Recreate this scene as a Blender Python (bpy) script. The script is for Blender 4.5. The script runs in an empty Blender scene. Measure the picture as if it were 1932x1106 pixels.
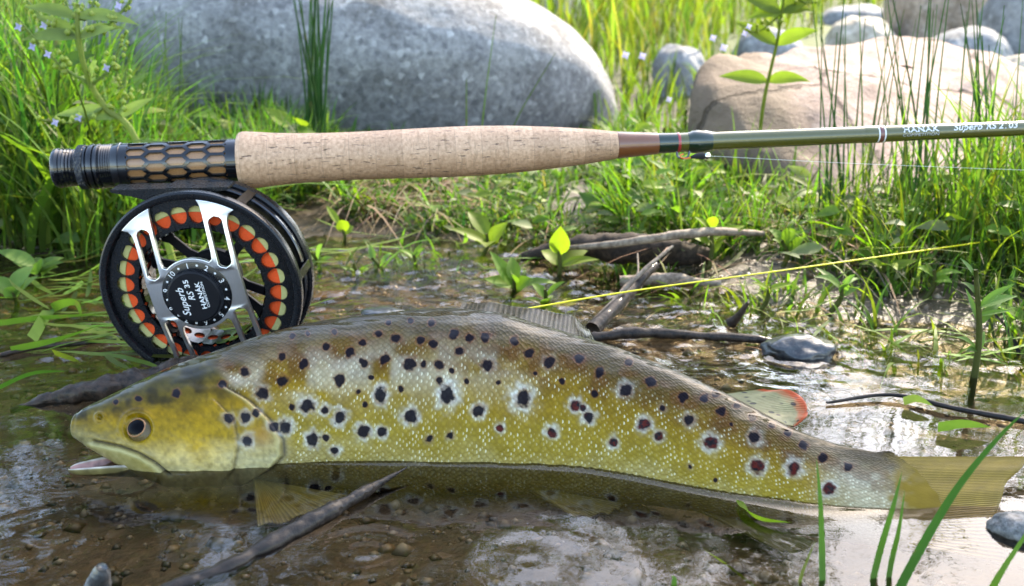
import bpy, bmesh, math, random
import numpy as np
from mathutils import Vector, Matrix, noise as mnoise
R_ = math.radians
random.seed(7); rng = np.random.default_rng(11)
scene = bpy.context.scene
col = scene.collection

# ------------------------------------------------------------------ camera, sky, sun, exposure
F_PX, PITCH, CAM_H, CX, CY = 1900.0, R_(14.7), 0.153, 966.0, 553.0
cam_d = bpy.data.cameras.new('camera'); cam = bpy.data.objects.new('camera', cam_d); col.objects.link(cam)
cam.location = (0, 0, CAM_H); cam.rotation_euler = (math.pi/2 - PITCH, 0, 0)
cam_d.sensor_width = 36.0; cam_d.lens = 36.0*F_PX/1932.0
cam_d.clip_start = 0.01; cam_d.clip_end = 400
cam_d.dof.use_dof = True; cam_d.dof.focus_distance = 0.40; cam_d.dof.aperture_fstop = 19.0
cam_d.dof.aperture_blades = 0
scene.camera = cam
SUN_EL, SUN_AZ = R_(42), R_(34)          # azimuth to the right of straight ahead
world = bpy.data.worlds.new('World'); scene.world = world; world.use_nodes = True
wn = world.node_tree; wn.nodes.clear()
sky = wn.nodes.new('ShaderNodeTexSky'); sky.sky_type = 'NISHITA'; sky.sun_disc = False
sky.sun_elevation = SUN_EL; sky.sun_rotation = SUN_AZ; sky.air_density = 1.0; sky.dust_density = 1.2; sky.ozone_density = 1.0
bg = wn.nodes.new('ShaderNodeBackground'); bg.inputs['Strength'].default_value = 0.15
wo = wn.nodes.new('ShaderNodeOutputWorld')
wn.links.new(sky.outputs[0], bg.inputs['Color']); wn.links.new(bg.outputs[0], wo.inputs['Surface'])
sun_d = bpy.data.lights.new('sun', 'SUN'); sun = bpy.data.objects.new('sun', sun_d); col.objects.link(sun)
sun_d.energy = 2.4; sun_d.angle = R_(0.5); sun_d.color = (1.0, 0.93, 0.82)
sdir = Vector((math.sin(SUN_AZ)*math.cos(SUN_EL), math.cos(SUN_AZ)*math.cos(SUN_EL), math.sin(SUN_EL)))
sun.rotation_euler = sdir.to_track_quat('Z', 'Y').to_euler(); sun.location = sdir*20
vs = scene.view_settings
vs.view_transform = 'Standard'; vs.look = 'None'; vs.exposure = 2.6; vs.gamma = 1.0; vs.use_curve_mapping = False
vs.use_white_balance = True; vs.white_balance_temperature = 7300; vs.white_balance_tint = 10
scene.cycles.use_denoising = True
scene.cycles.max_bounces = 10; scene.cycles.transparent_max_bounces = 24
scene.cycles.caustics_reflective = False; scene.cycles.caustics_refractive = False
scene.cycles.sample_clamp_indirect = 6.0

# ------------------------------------------------------------------ helpers
cp_, sp_ = math.cos(PITCH), math.sin(PITCH)
def ray(px, py):
    u = (px-CX)/F_PX; v = -(py-CY)/F_PX
    return np.array([u, cp_+v*sp_, -sp_+v*cp_])
CAMP = np.array([0, 0, CAM_H])
def PY(px, py, Y):
    r = ray(px, py); return CAMP + r*(Y/r[1])
def PD(px, py, d): return CAMP + ray(px, py)*d
def PZ(px, py, z):
    r = ray(px, py); return CAMP + r*((z-CAM_H)/r[2])
def proj(P):
    P = np.asarray(P, float)-CAMP
    d = P[..., 1]*cp_-P[..., 2]*sp_
    return np.stack([CX+F_PX*P[..., 0]/d, CY-F_PX*(P[..., 1]*sp_+P[..., 2]*cp_)/d], -1)
def depth(P):
    P = np.asarray(P, float)-CAMP; return P[..., 1]*cp_-P[..., 2]*sp_
def unit(v):
    v = np.asarray(v, float); return v/np.linalg.norm(v)
def smooth01(t):
    t = np.clip(t, 0, 1); return t*t*(3-2*t)
def catmull(xs, ys, x):
    xs = np.asarray(xs, float); ys = np.asarray(ys, float); x = np.asarray(x, float)
    m = np.gradient(ys, xs)
    i = np.clip(np.searchsorted(xs, x)-1, 0, len(xs)-2)
    h = xs[i+1]-xs[i]; t = np.clip((x-xs[i])/h, 0, 1)
    return ((2*t**3-3*t**2+1)*ys[i]+(t**3-2*t**2+t)*h*m[i]+(-2*t**3+3*t**2)*ys[i+1]+(t**3-t**2)*h*m[i+1])
def spline(pts, n):
    pts = np.asarray(pts, float); k = np.linspace(0, 1, len(pts)); t = np.linspace(0, 1, n)
    if len(pts) == 2: return pts[0]+(pts[1]-pts[0])*t[:, None]
    return np.stack([catmull(k, pts[:, c], t) for c in range(pts.shape[1])], -1)
# cheap value noise in numpy
_perm = rng.random((256,))
def vnoise(x, y, z=0.0):
    x = np.asarray(x, float); y = np.asarray(y, float); z = np.asarray(z, float)+0*x
    xi, yi, zi = np.floor(x).astype(int), np.floor(y).astype(int), np.floor(z).astype(int)
    fx, fy, fz = x-xi, y-yi, z-zi
    fx, fy, fz = (t*t*(3-2*t) for t in (fx, fy, fz))
    def h(a, b, c): return _perm[(a*73+b*151+c*199+((a*b) % 17)*31+((b*c+a) % 13)*57) % 256]
    def l(a, b, t): return a+(b-a)*t
    return l(l(l(h(xi, yi, zi), h(xi+1, yi, zi), fx), l(h(xi, yi+1, zi), h(xi+1, yi+1, zi), fx), fy),
             l(l(h(xi, yi, zi+1), h(xi+1, yi, zi+1), fx), l(h(xi, yi+1, zi+1), h(xi+1, yi+1, zi+1), fx), fy), fz)-0.5

def root(name, loc, label, cat, group=None):
    o = bpy.data.objects.new(name, None); col.objects.link(o); o.location = Vector([float(c) for c in loc]); o.empty_display_size = 0.01
    o['label'] = label; o['category'] = cat
    if group: o['group'] = group
    return o
def tag(o, label, cat, group=None):
    o['label'] = label; o['category'] = cat
    if group: o['group'] = group
    return o
def mk(name, V, Fc, mat, parent=None, smooth=True, cols=None, uv=None, attrs=None):
    me = bpy.data.meshes.new(name)
    V = np.asarray(V, float)
    if isinstance(Fc, np.ndarray):
        n, k = Fc.shape
        me.vertices.add(len(V)); me.vertices.foreach_set('co', V.ravel())
        me.loops.add(n*k); me.loops.foreach_set('vertex_index', Fc.ravel().astype(np.int32))
        me.polygons.add(n); me.polygons.foreach_set('loop_start', np.arange(0, n*k, k, dtype=np.int32))
        me.polygons.foreach_set('loop_total', np.full(n, k, dtype=np.int32))
        me.update(calc_edges=True)
    else:
        me.from_pydata([tuple(v) for v in V], [], [tuple(int(i) for i in f) for f in Fc]); me.update()
    me.validate()
    if smooth: me.polygons.foreach_set('use_smooth', np.ones(len(me.polygons), bool))
    if cols is not None:
        a = me.color_attributes.new('Col', 'FLOAT_COLOR', 'POINT')
        c4 = np.ones((len(V), 4)); c4[:, :3] = cols; a.data.foreach_set('color', c4.ravel())
    if attrs:
        for k_, v_ in attrs.items():
            a = me.attributes.new(k_, 'FLOAT', 'POINT'); a.data.foreach_set('value', np.asarray(v_, float).ravel())
    if uv is not None:
        l = me.uv_layers.new(name='UVMap'); vi = np.zeros(len(me.loops), np.int32); me.loops.foreach_get('vertex_index', vi)
        l.data.foreach_set('uv', np.asarray(uv, float)[vi].ravel())
    me.materials.append(mat)
    o = bpy.data.objects.new(name, me); col.objects.link(o)
    if parent is not None: attach(o, parent)
    return o
def world_loc(o):
    v = Vector(o.location)
    while o.parent: o = o.parent; v = v if o.type == 'MESH' else v
    return v
def attach(o, parent):
    o.parent = parent
    if parent.type == 'EMPTY': o.matrix_parent_inverse = Matrix.Translation(-parent.location)
def grid_faces(nu, nv, wrap_v=False, wrap_u=False):
    u = np.arange(nu if wrap_u else nu-1); v = np.arange(nv if wrap_v else nv-1)
    U, Vv = np.meshgrid(u, v, indexing='ij'); U2 = (U+1) % nu; V2 = (Vv+1) % nv
    return np.stack([U*nv+Vv, U2*nv+Vv, U2*nv+V2, U*nv+V2], -1).reshape(-1, 4)
class Bag:
    """collects pieces of geometry that become one mesh"""
    def __init__(s): s.V = []; s.F = []; s.C = []; s.n = 0
    def add(s, V, Fc, c=None):
        V = np.asarray(V, float); s.V.append(V)
        for f in (Fc.tolist() if isinstance(Fc, np.ndarray) else Fc): s.F.append([i+s.n for i in f])
        if c is not None: s.C.append(np.broadcast_to(np.asarray(c, float), (len(V), 3)))
        s.n += len(V)
    def build(s, name, mat, parent=None, smooth=True):
        return mk(name, np.concatenate(s.V), s.F, mat, parent, smooth, np.concatenate(s.C) if s.C else None)
def frames(P):
    T = np.gradient(P, axis=0); T /= np.linalg.norm(T, axis=1)[:, None]+1e-12
    N = np.zeros_like(T); ref = np.array([0, 0, 1.0]) if abs(T[0, 2]) < .9 else np.array([1.0, 0, 0])
    n = np.cross(T[0], ref); n /= np.linalg.norm(n)
    for i in range(len(P)):
        n = n-T[i]*n.dot(T[i]); n /= np.linalg.norm(n)+1e-12; N[i] = n
    return T, N, np.cross(T, N)
def tube(P, r, k=8, cap=True, squash=1.0):
    P = np.asarray(P, float); r = np.broadcast_to(np.asarray(r, float), (len(P),)); T, N, B = frames(P)
    a = np.linspace(0, 2*np.pi, k, endpoint=False)
    V = P[:, None]+r[:, None, None]*(np.cos(a)[None, :, None]*N[:, None]+squash*np.sin(a)[None, :, None]*B[:, None])
    V = V.reshape(-1, 3); Fc = grid_faces(len(P), k, wrap_v=True).tolist()
    if cap: Fc.append(list(range(k-1, -1, -1))); Fc.append(list(range((len(P)-1)*k, len(P)*k)))
    return V, Fc
def auto_smooth(o, ang=35):
    me = o.data; bm = bmesh.new(); bm.from_mesh(me)
    for e in bm.edges:
        if len(e.link_faces) == 2 and e.calc_face_angle(0) > R_(ang): e.smooth = False
    bm.to_mesh(me); bm.free(); return o

# ---- materials
def mat(name):
    m = bpy.data.materials.new(name); m.use_nodes = True; nt = m.node_tree; nt.nodes.clear()
    out = nt.nodes.new('ShaderNodeOutputMaterial'); return m, nt, out
def nd(nt, typ, ins=None, **props):
    n = nt.nodes.new('ShaderNode'+typ)
    for k, v in props.items(): setattr(n, k, v)
    for k, v in (ins or {}).items():
        s = n.inputs[k]
        if hasattr(v, 'is_output') or hasattr(v, 'outputs'):
            nt.links.new(v.outputs[0] if hasattr(v, 'outputs') else v, s)
        else:
            if isinstance(v, tuple) and len(v) == 3 and s.type == 'RGBA': v = (*v, 1)
            s.default_value = v
    return n
def ramp(nt, fac, stops, interp='LINEAR'):
    n = nt.nodes.new('ShaderNodeValToRGB'); n.color_ramp.interpolation = interp
    while len(n.color_ramp.elements) < len(stops): n.color_ramp.elements.new(0.5)
    for e, (p, c) in zip(n.color_ramp.elements, stops):
        e.position = p; e.color = (c, c, c, 1) if not isinstance(c, tuple) else (*c, 1)
    nt.links.new(fac.outputs[0] if hasattr(fac, 'outputs') else fac, n.inputs[0]); return n
def mixc(nt, f, a, b, mode='MIX'):
    n = nt.nodes.new('ShaderNodeMix'); n.data_type = 'RGBA'; n.blend_type = mode
    def put(s, v):
        if hasattr(v, 'outputs'):
            nt.links.new(v.outputs[0], s)
        elif hasattr(v, 'is_output'): nt.links.new(v, s)
        else: s.default_value = (*v, 1) if isinstance(v, tuple) and len(v) == 3 else v
    put(n.inputs[0], f); put(n.inputs[6], a); put(n.inputs[7], b)
    class W: pass
    w = W(); w.outputs = [n.outputs[2]]; return w
def mth(nt, op, a, b=0.0, clamp=False):
    n = nt.nodes.new('ShaderNodeMath'); n.operation = op; n.use_clamp = clamp
    for s, v in zip(n.inputs, (a, b)):
        if hasattr(v, 'outputs'): nt.links.new(v.outputs[0], s)
        elif hasattr(v, 'is_output'): nt.links.new(v, s)
        else: s.default_value = v
    return n
def simple(name, c, rough=0.4, metal=0.0, coat=0.0, bump=0.0, bscale=300.0, var=0.15, spec=0.5, crough=0.05):
    m, nt, out = mat(name)
    tc = nd(nt, 'TexCoord'); nz = nd(nt, 'TexNoise', {'Vector': tc.outputs['Object'], 'Scale': bscale, 'Detail': 4.0})
    cc = mixc(nt, nz.outputs[0], tuple(x*(1-var) for x in c), tuple(min(1, x*(1+var)) for x in c))
    rr = mth(nt, 'MULTIPLY_ADD', nz.outputs[0], 0.2); rr.inputs[2].default_value = max(0.02, rough-0.1)
    b = nd(nt, 'BsdfPrincipled', {'Base Color': cc, 'Roughness': rr, 'Metallic': metal, 'Coat Weight': coat, 'Coat Roughness': crough, 'Specular IOR Level': spec})
    if bump: nt.links.new(nd(nt, 'Bump', {'Height': nz.outputs[0], 'Strength': bump, 'Distance': 0.001}).outputs[0], b.inputs['Normal'])
    nt.links.new(b.outputs[0], out.inputs[0]); return m
def leaf_mat(name, rough=0.45, trans=0.5, tint=(1, 1, 1)):
    m, nt, out = mat(name)
    at = nd(nt, 'Attribute', attribute_name='Col'); tc = nd(nt, 'TexCoord')
    nz = nd(nt, 'TexNoise', {'Vector': tc.outputs['Object'], 'Scale': 90.0, 'Detail': 3.0})
    c = mixc(nt, 1.0, at.outputs['Color'], mixc(nt, nz.outputs[0], (0.7, 0.72, 0.65), (1.25, 1.22, 1.2)), 'MULTIPLY')
    nb = nd(nt, 'TexNoise', {'Vector': tc.outputs['Object'], 'Scale': 55.0, 'Detail': 6.0, 'Roughness': .7})
    c = mixc(nt, mth(nt, 'MULTIPLY', ramp(nt, nb.outputs[0], [(.60, 0.0), (.70, 1.0)]), .7), c, (.20, .15, .05))
    p = nd(nt, 'BsdfPrincipled', {'Base Color': c, 'Roughness': rough+.1, 'Specular IOR Level': 0.25})
    t = nd(nt, 'BsdfTranslucent', {'Color': mixc(nt, 1.0, c, (1.15, 1.38, 0.6), 'MULTIPLY')})
    x = nd(nt, 'MixShader', {0: trans, 1: p.outputs[0], 2: t.outputs[0]})
    nt.links.new(x.outputs[0], out.inputs[0]); return m
M = {}
M['leaf'] = leaf_mat('plant_leaf')
def petal_mat():
    m, nt, out = mat('violet_petal'); at = nd(nt, 'Attribute', attribute_name='Col'); x = nd(nt, 'MixShader', {0: .4, 1: nd(nt, 'BsdfDiffuse', {'Color': at.outputs['Color']}).outputs[0], 2: nd(nt, 'BsdfTranslucent', {'Color': at.outputs['Color']}).outputs[0]}); nt.links.new(x.outputs[0], out.inputs[0]); return m
M['petal'] = petal_mat()
M['straw'] = leaf_mat('dry_straw', 0.7, 0.25)
M['black_anod'] = simple('black_anodised', (0.007, 0.0075, 0.009), 0.28, 0.0, 0.1, 0.0, 900, spec=0.35, crough=0.15, var=.03)
M['black_gloss'] = simple('black_gloss', (0.005, 0.0055, 0.007), 0.16, 0.0, 0.4, 0.0, 400, crough=0.06)
M['knurl'] = simple('black_knurl', (0.016, 0.018, 0.022), 0.33, 0.0, 0.2, 0.0, 500)
M['knob_face'] = simple('knob_face', (0.006, 0.0065, 0.009), 0.5, 0, 0.0, 0.0, 1200, spec=.2)
M['white'] = simple('white_print', (0.82, 0.82, 0.82), 0.5, var=0.04)
M['grey_print'] = simple('grey_print', (0.42, 0.43, 0.43), 0.5, var=0.04)
M['orange'] = simple('orange_backing', (0.95, 0.085, 0.008), 0.6, bump=0.4, bscale=1500, var=0.25)
M['olive_line'] = simple('olive_fly_line', (0.52, 0.48, 0.19), 0.5, bump=0.2, bscale=900)
M['yellow_line'] = simple('yellow_fly_line', (0.75, 0.66, 0.01), 0.45, var=0.1)
M['clear_line'] = simple('pale_leader', (0.55, 0.58, 0.50), 0.2, coat=1.0)
M['bead'] = simple('silver_bead', (0.75, 0.75, 0.74), 0.15, 1.0)
M['fly_black'] = simple('black_dubbing', (0.010, 0.010, 0.012), 0.7, bump=1.0, bscale=3000)
M['hook_orange'] = simple('orange_hook', (0.75, 0.16, 0.02), 0.4)
M['red_thread'] = simple('red_thread', (0.35, 0.02, 0.02), 0.35, coat=1)
M['bronze_thread'] = simple('bronze_thread', (0.16, 0.045, 0.03), 0.35, coat=1)
M['steel'] = simple('keeper_wire', (0.10, 0.10, 0.11), 0.25, 1.0)
def brushed():
    m, nt, out = mat('brushed_silver')
    tc = nd(nt, 'TexCoord'); mp = nd(nt, 'Mapping', {0: tc.outputs['Object'], 'Scale': (3000, 3000, 60)})
    nz = nd(nt, 'TexNoise', {'Vector': mp.outputs[0], 'Scale': 1.0, 'Detail': 3.0})
    c = mixc(nt, nz.outputs[0], (0.66, 0.66, 0.66), (0.78, 0.78, 0.78))
    b = nd(nt, 'BsdfPrincipled', {'Base Color': c, 'Metallic': 1.0, 'Roughness': 0.32, 'Anisotropic': 0.4})
    nt.links.new(nd(nt, 'Bump', {'Height': nz.outputs[0], 'Strength': 0.03, 'Distance': 0.0002}).outputs[0], b.inputs['Normal'])
    nt.links.new(b.outputs[0], out.inputs[0]); return m
M['silver'] = brushed()
def wood(name, c1, c2, coat=1.0, scale=60):
    m, nt, out = mat(name)
    uv = nd(nt, 'UVMap'); mp = nd(nt, 'Mapping', {0: uv.outputs[0], 'Scale': (scale, scale*3, 1)})
    nz = nd(nt, 'TexNoise', {'Vector': mp.outputs[0], 'Scale': 1.0, 'Detail': 5.0, 'Distortion': 1.5})
    wv = nd(nt, 'TexWave', {'Vector': mp.outputs[0], 'Scale': 0.5, 'Distortion': 9.0, 'Detail': 3.0})
    c = mixc(nt, ramp(nt, mth(nt, 'MULTIPLY', nz.outputs[0], wv.outputs[0]), [(0.15, 0.0), (0.5, 1.0)]), c1, c2)
    b = nd(nt, 'BsdfPrincipled', {'Base Color': c, 'Roughness': 0.35, 'Coat Weight': coat, 'Coat Roughness': 0.06})
    nt.links.new(b.outputs[0], out.inputs[0]); return m
M['wood_insert'] = wood('spalted_wood', (0.20, 0.085, 0.03), (0.50, 0.27, 0.11), 0.6)
M['wood_check'] = wood('walnut_ring', (0.12, 0.035, 0.010), (0.27, 0.095, 0.025), 1.0, 90)
def cork():
    m, nt, out = mat('cork'); uv = nd(nt, 'UVMap')          # uv in centimetres along and around the grip
    nz = nd(nt, 'TexNoise', {'Vector': uv.outputs[0], 'Scale': 6.0, 'Detail': 8.0, 'Roughness': 0.65})
    wob = nd(nt, 'TexNoise', {'Vector': uv.outputs[0], 'Scale': 1.3, 'Detail': 3.0})
    sx = nd(nt, 'SeparateXYZ', {0: uv.outputs[0]})
    base = mixc(nt, ramp(nt, nz.outputs[0], [(0.3, 0.0), (0.7, 1.0)]), (0.40, 0.225, 0.12), (0.70, 0.46, 0.30))
    # discs of cork glued side by side, each a shade of its own
    disc = mth(nt, 'FLOOR', mth(nt, 'DIVIDE', sx.outputs[0], 1.28)); wn_ = nd(nt, 'TexWhiteNoise', noise_dimensions='1D'); nt.links.new(disc.outputs[0], wn_.inputs['W'])
    base = mixc(nt, 1.0, base, ramp(nt, wn_.outputs[0], [(0, (0.88, 0.84, 0.80)), (1, (1.08, 1.05, 1.03))]), 'MULTIPLY')
    # growth lines across each disc
    xx = mth(nt, 'ADD', mth(nt, 'MULTIPLY', sx.outputs[0], 7.0), mth(nt, 'MULTIPLY', wob.outputs[0], 3.0))
    vv = nd(nt, 'CombineXYZ', {0: xx.outputs[0], 1: mth(nt, 'MULTIPLY', sx.outputs[1], 0.7).outputs[0]})
    gl = nd(nt, 'TexNoise', {'Vector': vv.outputs[0], 'Scale': 1.0, 'Detail': 2.0})
    base = mixc(nt, mth(nt, 'MULTIPLY', ramp(nt, gl.outputs[0], [(0.57, 0.0), (0.68, 1.0)]), 0.4), base, (0.25, 0.14, 0.065))
    # dark lenticels running along the grip
    pv = nd(nt, 'Mapping', {0: uv.outputs[0], 'Scale': (0.8, 5.5, 1)})
    pw = nd(nt, 'TexNoise', {'Vector': pv.outputs[0], 'Scale': 1.7, 'Detail': 5.0, 'Roughness': 0.6})
    pit = ramp(nt, pw.outputs[0], [(0.605, 0.0), (0.64, 1.0)])
    base = mixc(nt, mth(nt, 'MULTIPLY', pit, 0.85), base, (0.06, 0.03, 0.015))
    joint = ramp(nt, mth(nt, 'ABSOLUTE', mth(nt, 'SUBTRACT', mth(nt, 'FRACT', mth(nt, 'DIVIDE', sx.outputs[0], 1.28)), 0.5)), [(0.488, 0.0), (0.5, 1.0)])
    base = mixc(nt, mth(nt, 'MULTIPLY', joint, 0.55), base, (0.13, 0.07, 0.035))
    b = nd(nt, 'BsdfPrincipled', {'Base Color': base, 'Roughness': 0.6, 'Coat Weight': 0.12, 'Coat Roughness': 0.25})
    h = mth(nt, 'SUBTRACT', mth(nt, 'MULTIPLY', nz.outputs[0], 0.4), pit)
    nt.links.new(nd(nt, 'Bump', {'Height': h.outputs[0], 'Strength': 0.5, 'Distance': 0.0006}).outputs[0], b.inputs['Normal'])
    nt.links.new(b.outputs[0], out.inputs[0]); return m
M['cork'] = cork()
M['blank'] = simple('olive_blank', (0.085, 0.08, 0.010), 0.18, 0.0, 1.0, 0.0, 500, crough=0.03)
M['green_wrap'] = simple('dark_green_wrap', (0.008, 0.022, 0.008), 0.2, 0.0, 1.0, 0.0, 900, crough=0.02)
def bark(name, c1, c2, rough=0.5, coat=0.6, sc=250, cr=0.12):
    m, nt, out = mat(name); tc = nd(nt, 'TexCoord')
    nz = nd(nt, 'TexNoise', {'Vector': tc.outputs['Object'], 'Scale': sc, 'Detail': 6.0, 'Roughness': 0.7})
    c = mixc(nt, ramp(nt, nz.outputs[0], [(0.35, 0.0), (0.65, 1.0)]), c1, c2)
    b = nd(nt, 'BsdfPrincipled', {'Base Color': c, 'Roughness': rough, 'Specular IOR Level': .22, 'Coat Weight': coat, 'Coat Roughness': cr})
    nt.links.new(nd(nt, 'Bump', {'Height': nz.outputs[0], 'Strength': 0.7, 'Distance': 0.0015}).outputs[0], b.inputs['Normal'])
    nt.links.new(b.outputs[0], out.inputs[0]); return m
M['wet_bark'] = bark('wet_bark', (0.006, 0.005, 0.004), (0.06, 0.038, 0.025), 0.6, 0.2, 300)
M['wet_wood'] = bark('wet_peeled_wood', (0.004, 0.003, 0.002), (0.022, 0.014, 0.009), 0.6, 0.25, 160, 0.03)
M['dry_twig'] = bark('dry_twig', (0.12, 0.085, 0.06), (0.33, 0.26, 0.19), 0.7, 0.0)
M['rot'] = bark('rotting_wood', (0.012, 0.009, 0.007), (0.06, 0.04, 0.026), 0.8, 0.0, 180)
M['grainy'] = bark('grainy_grey_stone', (0.05, 0.052, 0.05), (0.20, 0.20, 0.19), 0.5, 0.25, 420)
M['wet_stone'] = bark('wet_stone', (0.014, 0.016, 0.018), (0.06, 0.062, 0.062), 0.35, 0.9, 160)
def rock(name, stops, scale=1.0, speck=0.5, big=(0.8, 1.15), bump=0.6, rough=0.8, crack=0.0):
    m, nt, out = mat(name); tc = nd(nt, 'TexCoord')
    v = tc.outputs['Object']
    g = nd(nt, 'TexNoise', {'Vector': v, 'Scale': 130*scale, 'Detail': 5.0, 'Roughness': 0.75})
    g2 = nd(nt, 'TexNoise', {'Vector': v, 'Scale': 5*scale, 'Detail': 6.0, 'Roughness': 0.6})
    sp = nd(nt, 'TexVoronoi', {'Vector': v, 'Scale': 170*scale})
    c = ramp(nt, g.outputs[0], stops)
    c = mixc(nt, 1.0, c, ramp(nt, g2.outputs[0], [(0.3, tuple([big[0]]*3)), (0.7, (big[1], big[1], big[1]))]), 'MULTIPLY')
    g3 = nd(nt, 'TexNoise', {'Vector': v, 'Scale': 17*scale, 'Detail': 8.0, 'Roughness': 0.7}); c = mixc(nt, 1.0, c, ramp(nt, g3.outputs[0], [(0.36, (.62, .60, .57)), (0.5, (1.0, 1.0, 1.0)), (0.68, (1.25, 1.25, 1.22))]), 'MULTIPLY')
    c = mixc(nt, mth(nt, 'MULTIPLY', ramp(nt, sp.outputs['Color'], [(0.7, 0.0), (0.9, 1.0)]), speck), c, (0.08, 0.08, 0.085))
    c = mixc(nt, mth(nt, 'MULTIPLY', ramp(nt, sp.outputs['Color'], [(0.05, 1.0), (0.22, 0.0)]), speck*0.8), c, (0.60, 0.59, 0.57))
    wv_ = nd(nt, 'VectorMath', {0: v, 1: nd(nt, 'VectorMath', {0: g3.outputs['Color'], 'Scale': .05}, operation='SCALE').outputs[0]}, operation='ADD')
    ck = nd(nt, 'TexVoronoi', {'Vector': wv_.outputs[0], 'Scale': 6.5}, feature='DISTANCE_TO_EDGE'); ckm = mth(nt, 'MULTIPLY', ramp(nt, ck.outputs['Distance'], [(0.004, 1.0), (0.02, 0.0)]), crack)
    c = mixc(nt, mth(nt, 'MULTIPLY', ckm, .7), c, (.07, .045, .03))
    b = nd(nt, 'BsdfPrincipled', {'Base Color': c, 'Roughness': rough, 'Specular IOR Level': 0.3})
    h = mth(nt, 'ADD', mth(nt, 'SUBTRACT', g.outputs[0], mth(nt, 'MULTIPLY', ckm, 3.0)), mth(nt, 'MULTIPLY', g2.outputs[0], 2.0))
    nt.links.new(nd(nt, 'Bump', {'Height': h.outputs[0], 'Strength': bump, 'Distance': 0.004}).outputs[0], b.inputs['Normal'])
    nt.links.new(b.outputs[0], out.inputs[0]); return m
M['granite'] = rock('grey_granite', [(0.3, (0.115, 0.112, 0.11)), (0.5, (0.205, 0.20, 0.197)), (0.7, (0.305, 0.30, 0.295))], 1.0, 0.6)
M['pinkstone'] = rock('pink_stone', [(0.3, (0.22, 0.14, 0.11)), (0.55, (0.31, 0.215, 0.175)), (0.75, (0.39, 0.29, 0.245))], 0.7, 0.2, (0.55, 1.2), 0.9, crack=1.0)
def shaded_earthy_end():  # brown end: earthy stain plus the left face's shade, painted into the colour
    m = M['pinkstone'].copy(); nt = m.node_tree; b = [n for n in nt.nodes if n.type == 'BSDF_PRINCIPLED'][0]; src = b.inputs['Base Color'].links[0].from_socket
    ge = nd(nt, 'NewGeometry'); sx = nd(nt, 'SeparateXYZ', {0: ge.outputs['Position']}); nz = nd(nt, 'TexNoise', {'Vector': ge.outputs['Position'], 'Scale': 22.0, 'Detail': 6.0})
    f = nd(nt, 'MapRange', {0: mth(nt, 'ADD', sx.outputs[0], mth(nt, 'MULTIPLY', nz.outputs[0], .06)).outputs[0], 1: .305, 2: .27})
    c = mixc(nt, mth(nt, 'MULTIPLY', f.outputs[0], .85), src, mixc(nt, nz.outputs[0], (.05, .033, .018), (.20, .14, .085))); nt.links.new(c.outputs[0], b.inputs['Base Color']); m.name = 'pink_stone_with_shaded_earthy_end'; return m
M['shaded_earthy_end'] = shaded_earthy_end()
M['brownstone'] = rock('brown_stone', [(0.3, (0.20, 0.15, 0.11)), (0.55, (0.33, 0.26, 0.20)), (0.75, (0.42, 0.36, 0.29))], 0.7, 0.3)
M['paleston'] = rock('pale_stone', [(0.3, (0.33, 0.28, 0.21)), (0.55, (0.44, 0.38, 0.30)), (0.75, (0.5, 0.45, 0.37))], 0.7, 0.2)
M['bluestone'] = rock('blue_grey_stone', [(0.3, (0.15, 0.15, 0.15)), (0.55, (0.22, 0.22, 0.22)), (0.75, (0.30, 0.30, 0.295))], 0.7, 0.3)

# ------------------------------------------------------------------ ground and water
SH_S = [-.7, -.45, -.3, -.1, .05, .13, .19, .27, .38, .6]
SH_Y = [.66, .69, .74, .76, .74, .70, .62, .56, .53, .50]
def shore(x, y): return np.interp(x/np.maximum(y, .25), SH_S, SH_Y)
def terr(x, y):
    x = np.asarray(x, float); y = np.asarray(y, float)
    d = y-shore(x, y)
    wet = -.016*(1-np.exp(np.minimum(d, 0)/.07))
    dd = np.maximum(d, 0)
    dry = .014*(1-np.exp(-dd/.15))+.022*dd+.075*np.maximum(dd-.9, 0)+.03*np.maximum(x/np.maximum(y, .3)+.35, -.4)*0
    z = np.where(d < 0, wet, dry)
    am = np.clip(.35+np.abs(d)*.8, .3, 1)
    z = z+am*(.010*vnoise(x*9, y*9)+.005*vnoise(x*31+5, y*31)+.0022*vnoise(x*110, y*110+9))
    far = np.maximum(np.hypot(x, y)-4, 0)
    z = z+far*.05*vnoise(x*.3+3, y*.3)
    # keep a level bed below fish and reel, and a shallow stream towards and behind the camera
    z = np.where(y < .46, np.minimum(z, -.013-.002*vnoise(x*60, y*60)), z)
    z = np.where(y < -6, -.02+(-6-y)*.02, z)
    return z
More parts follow.
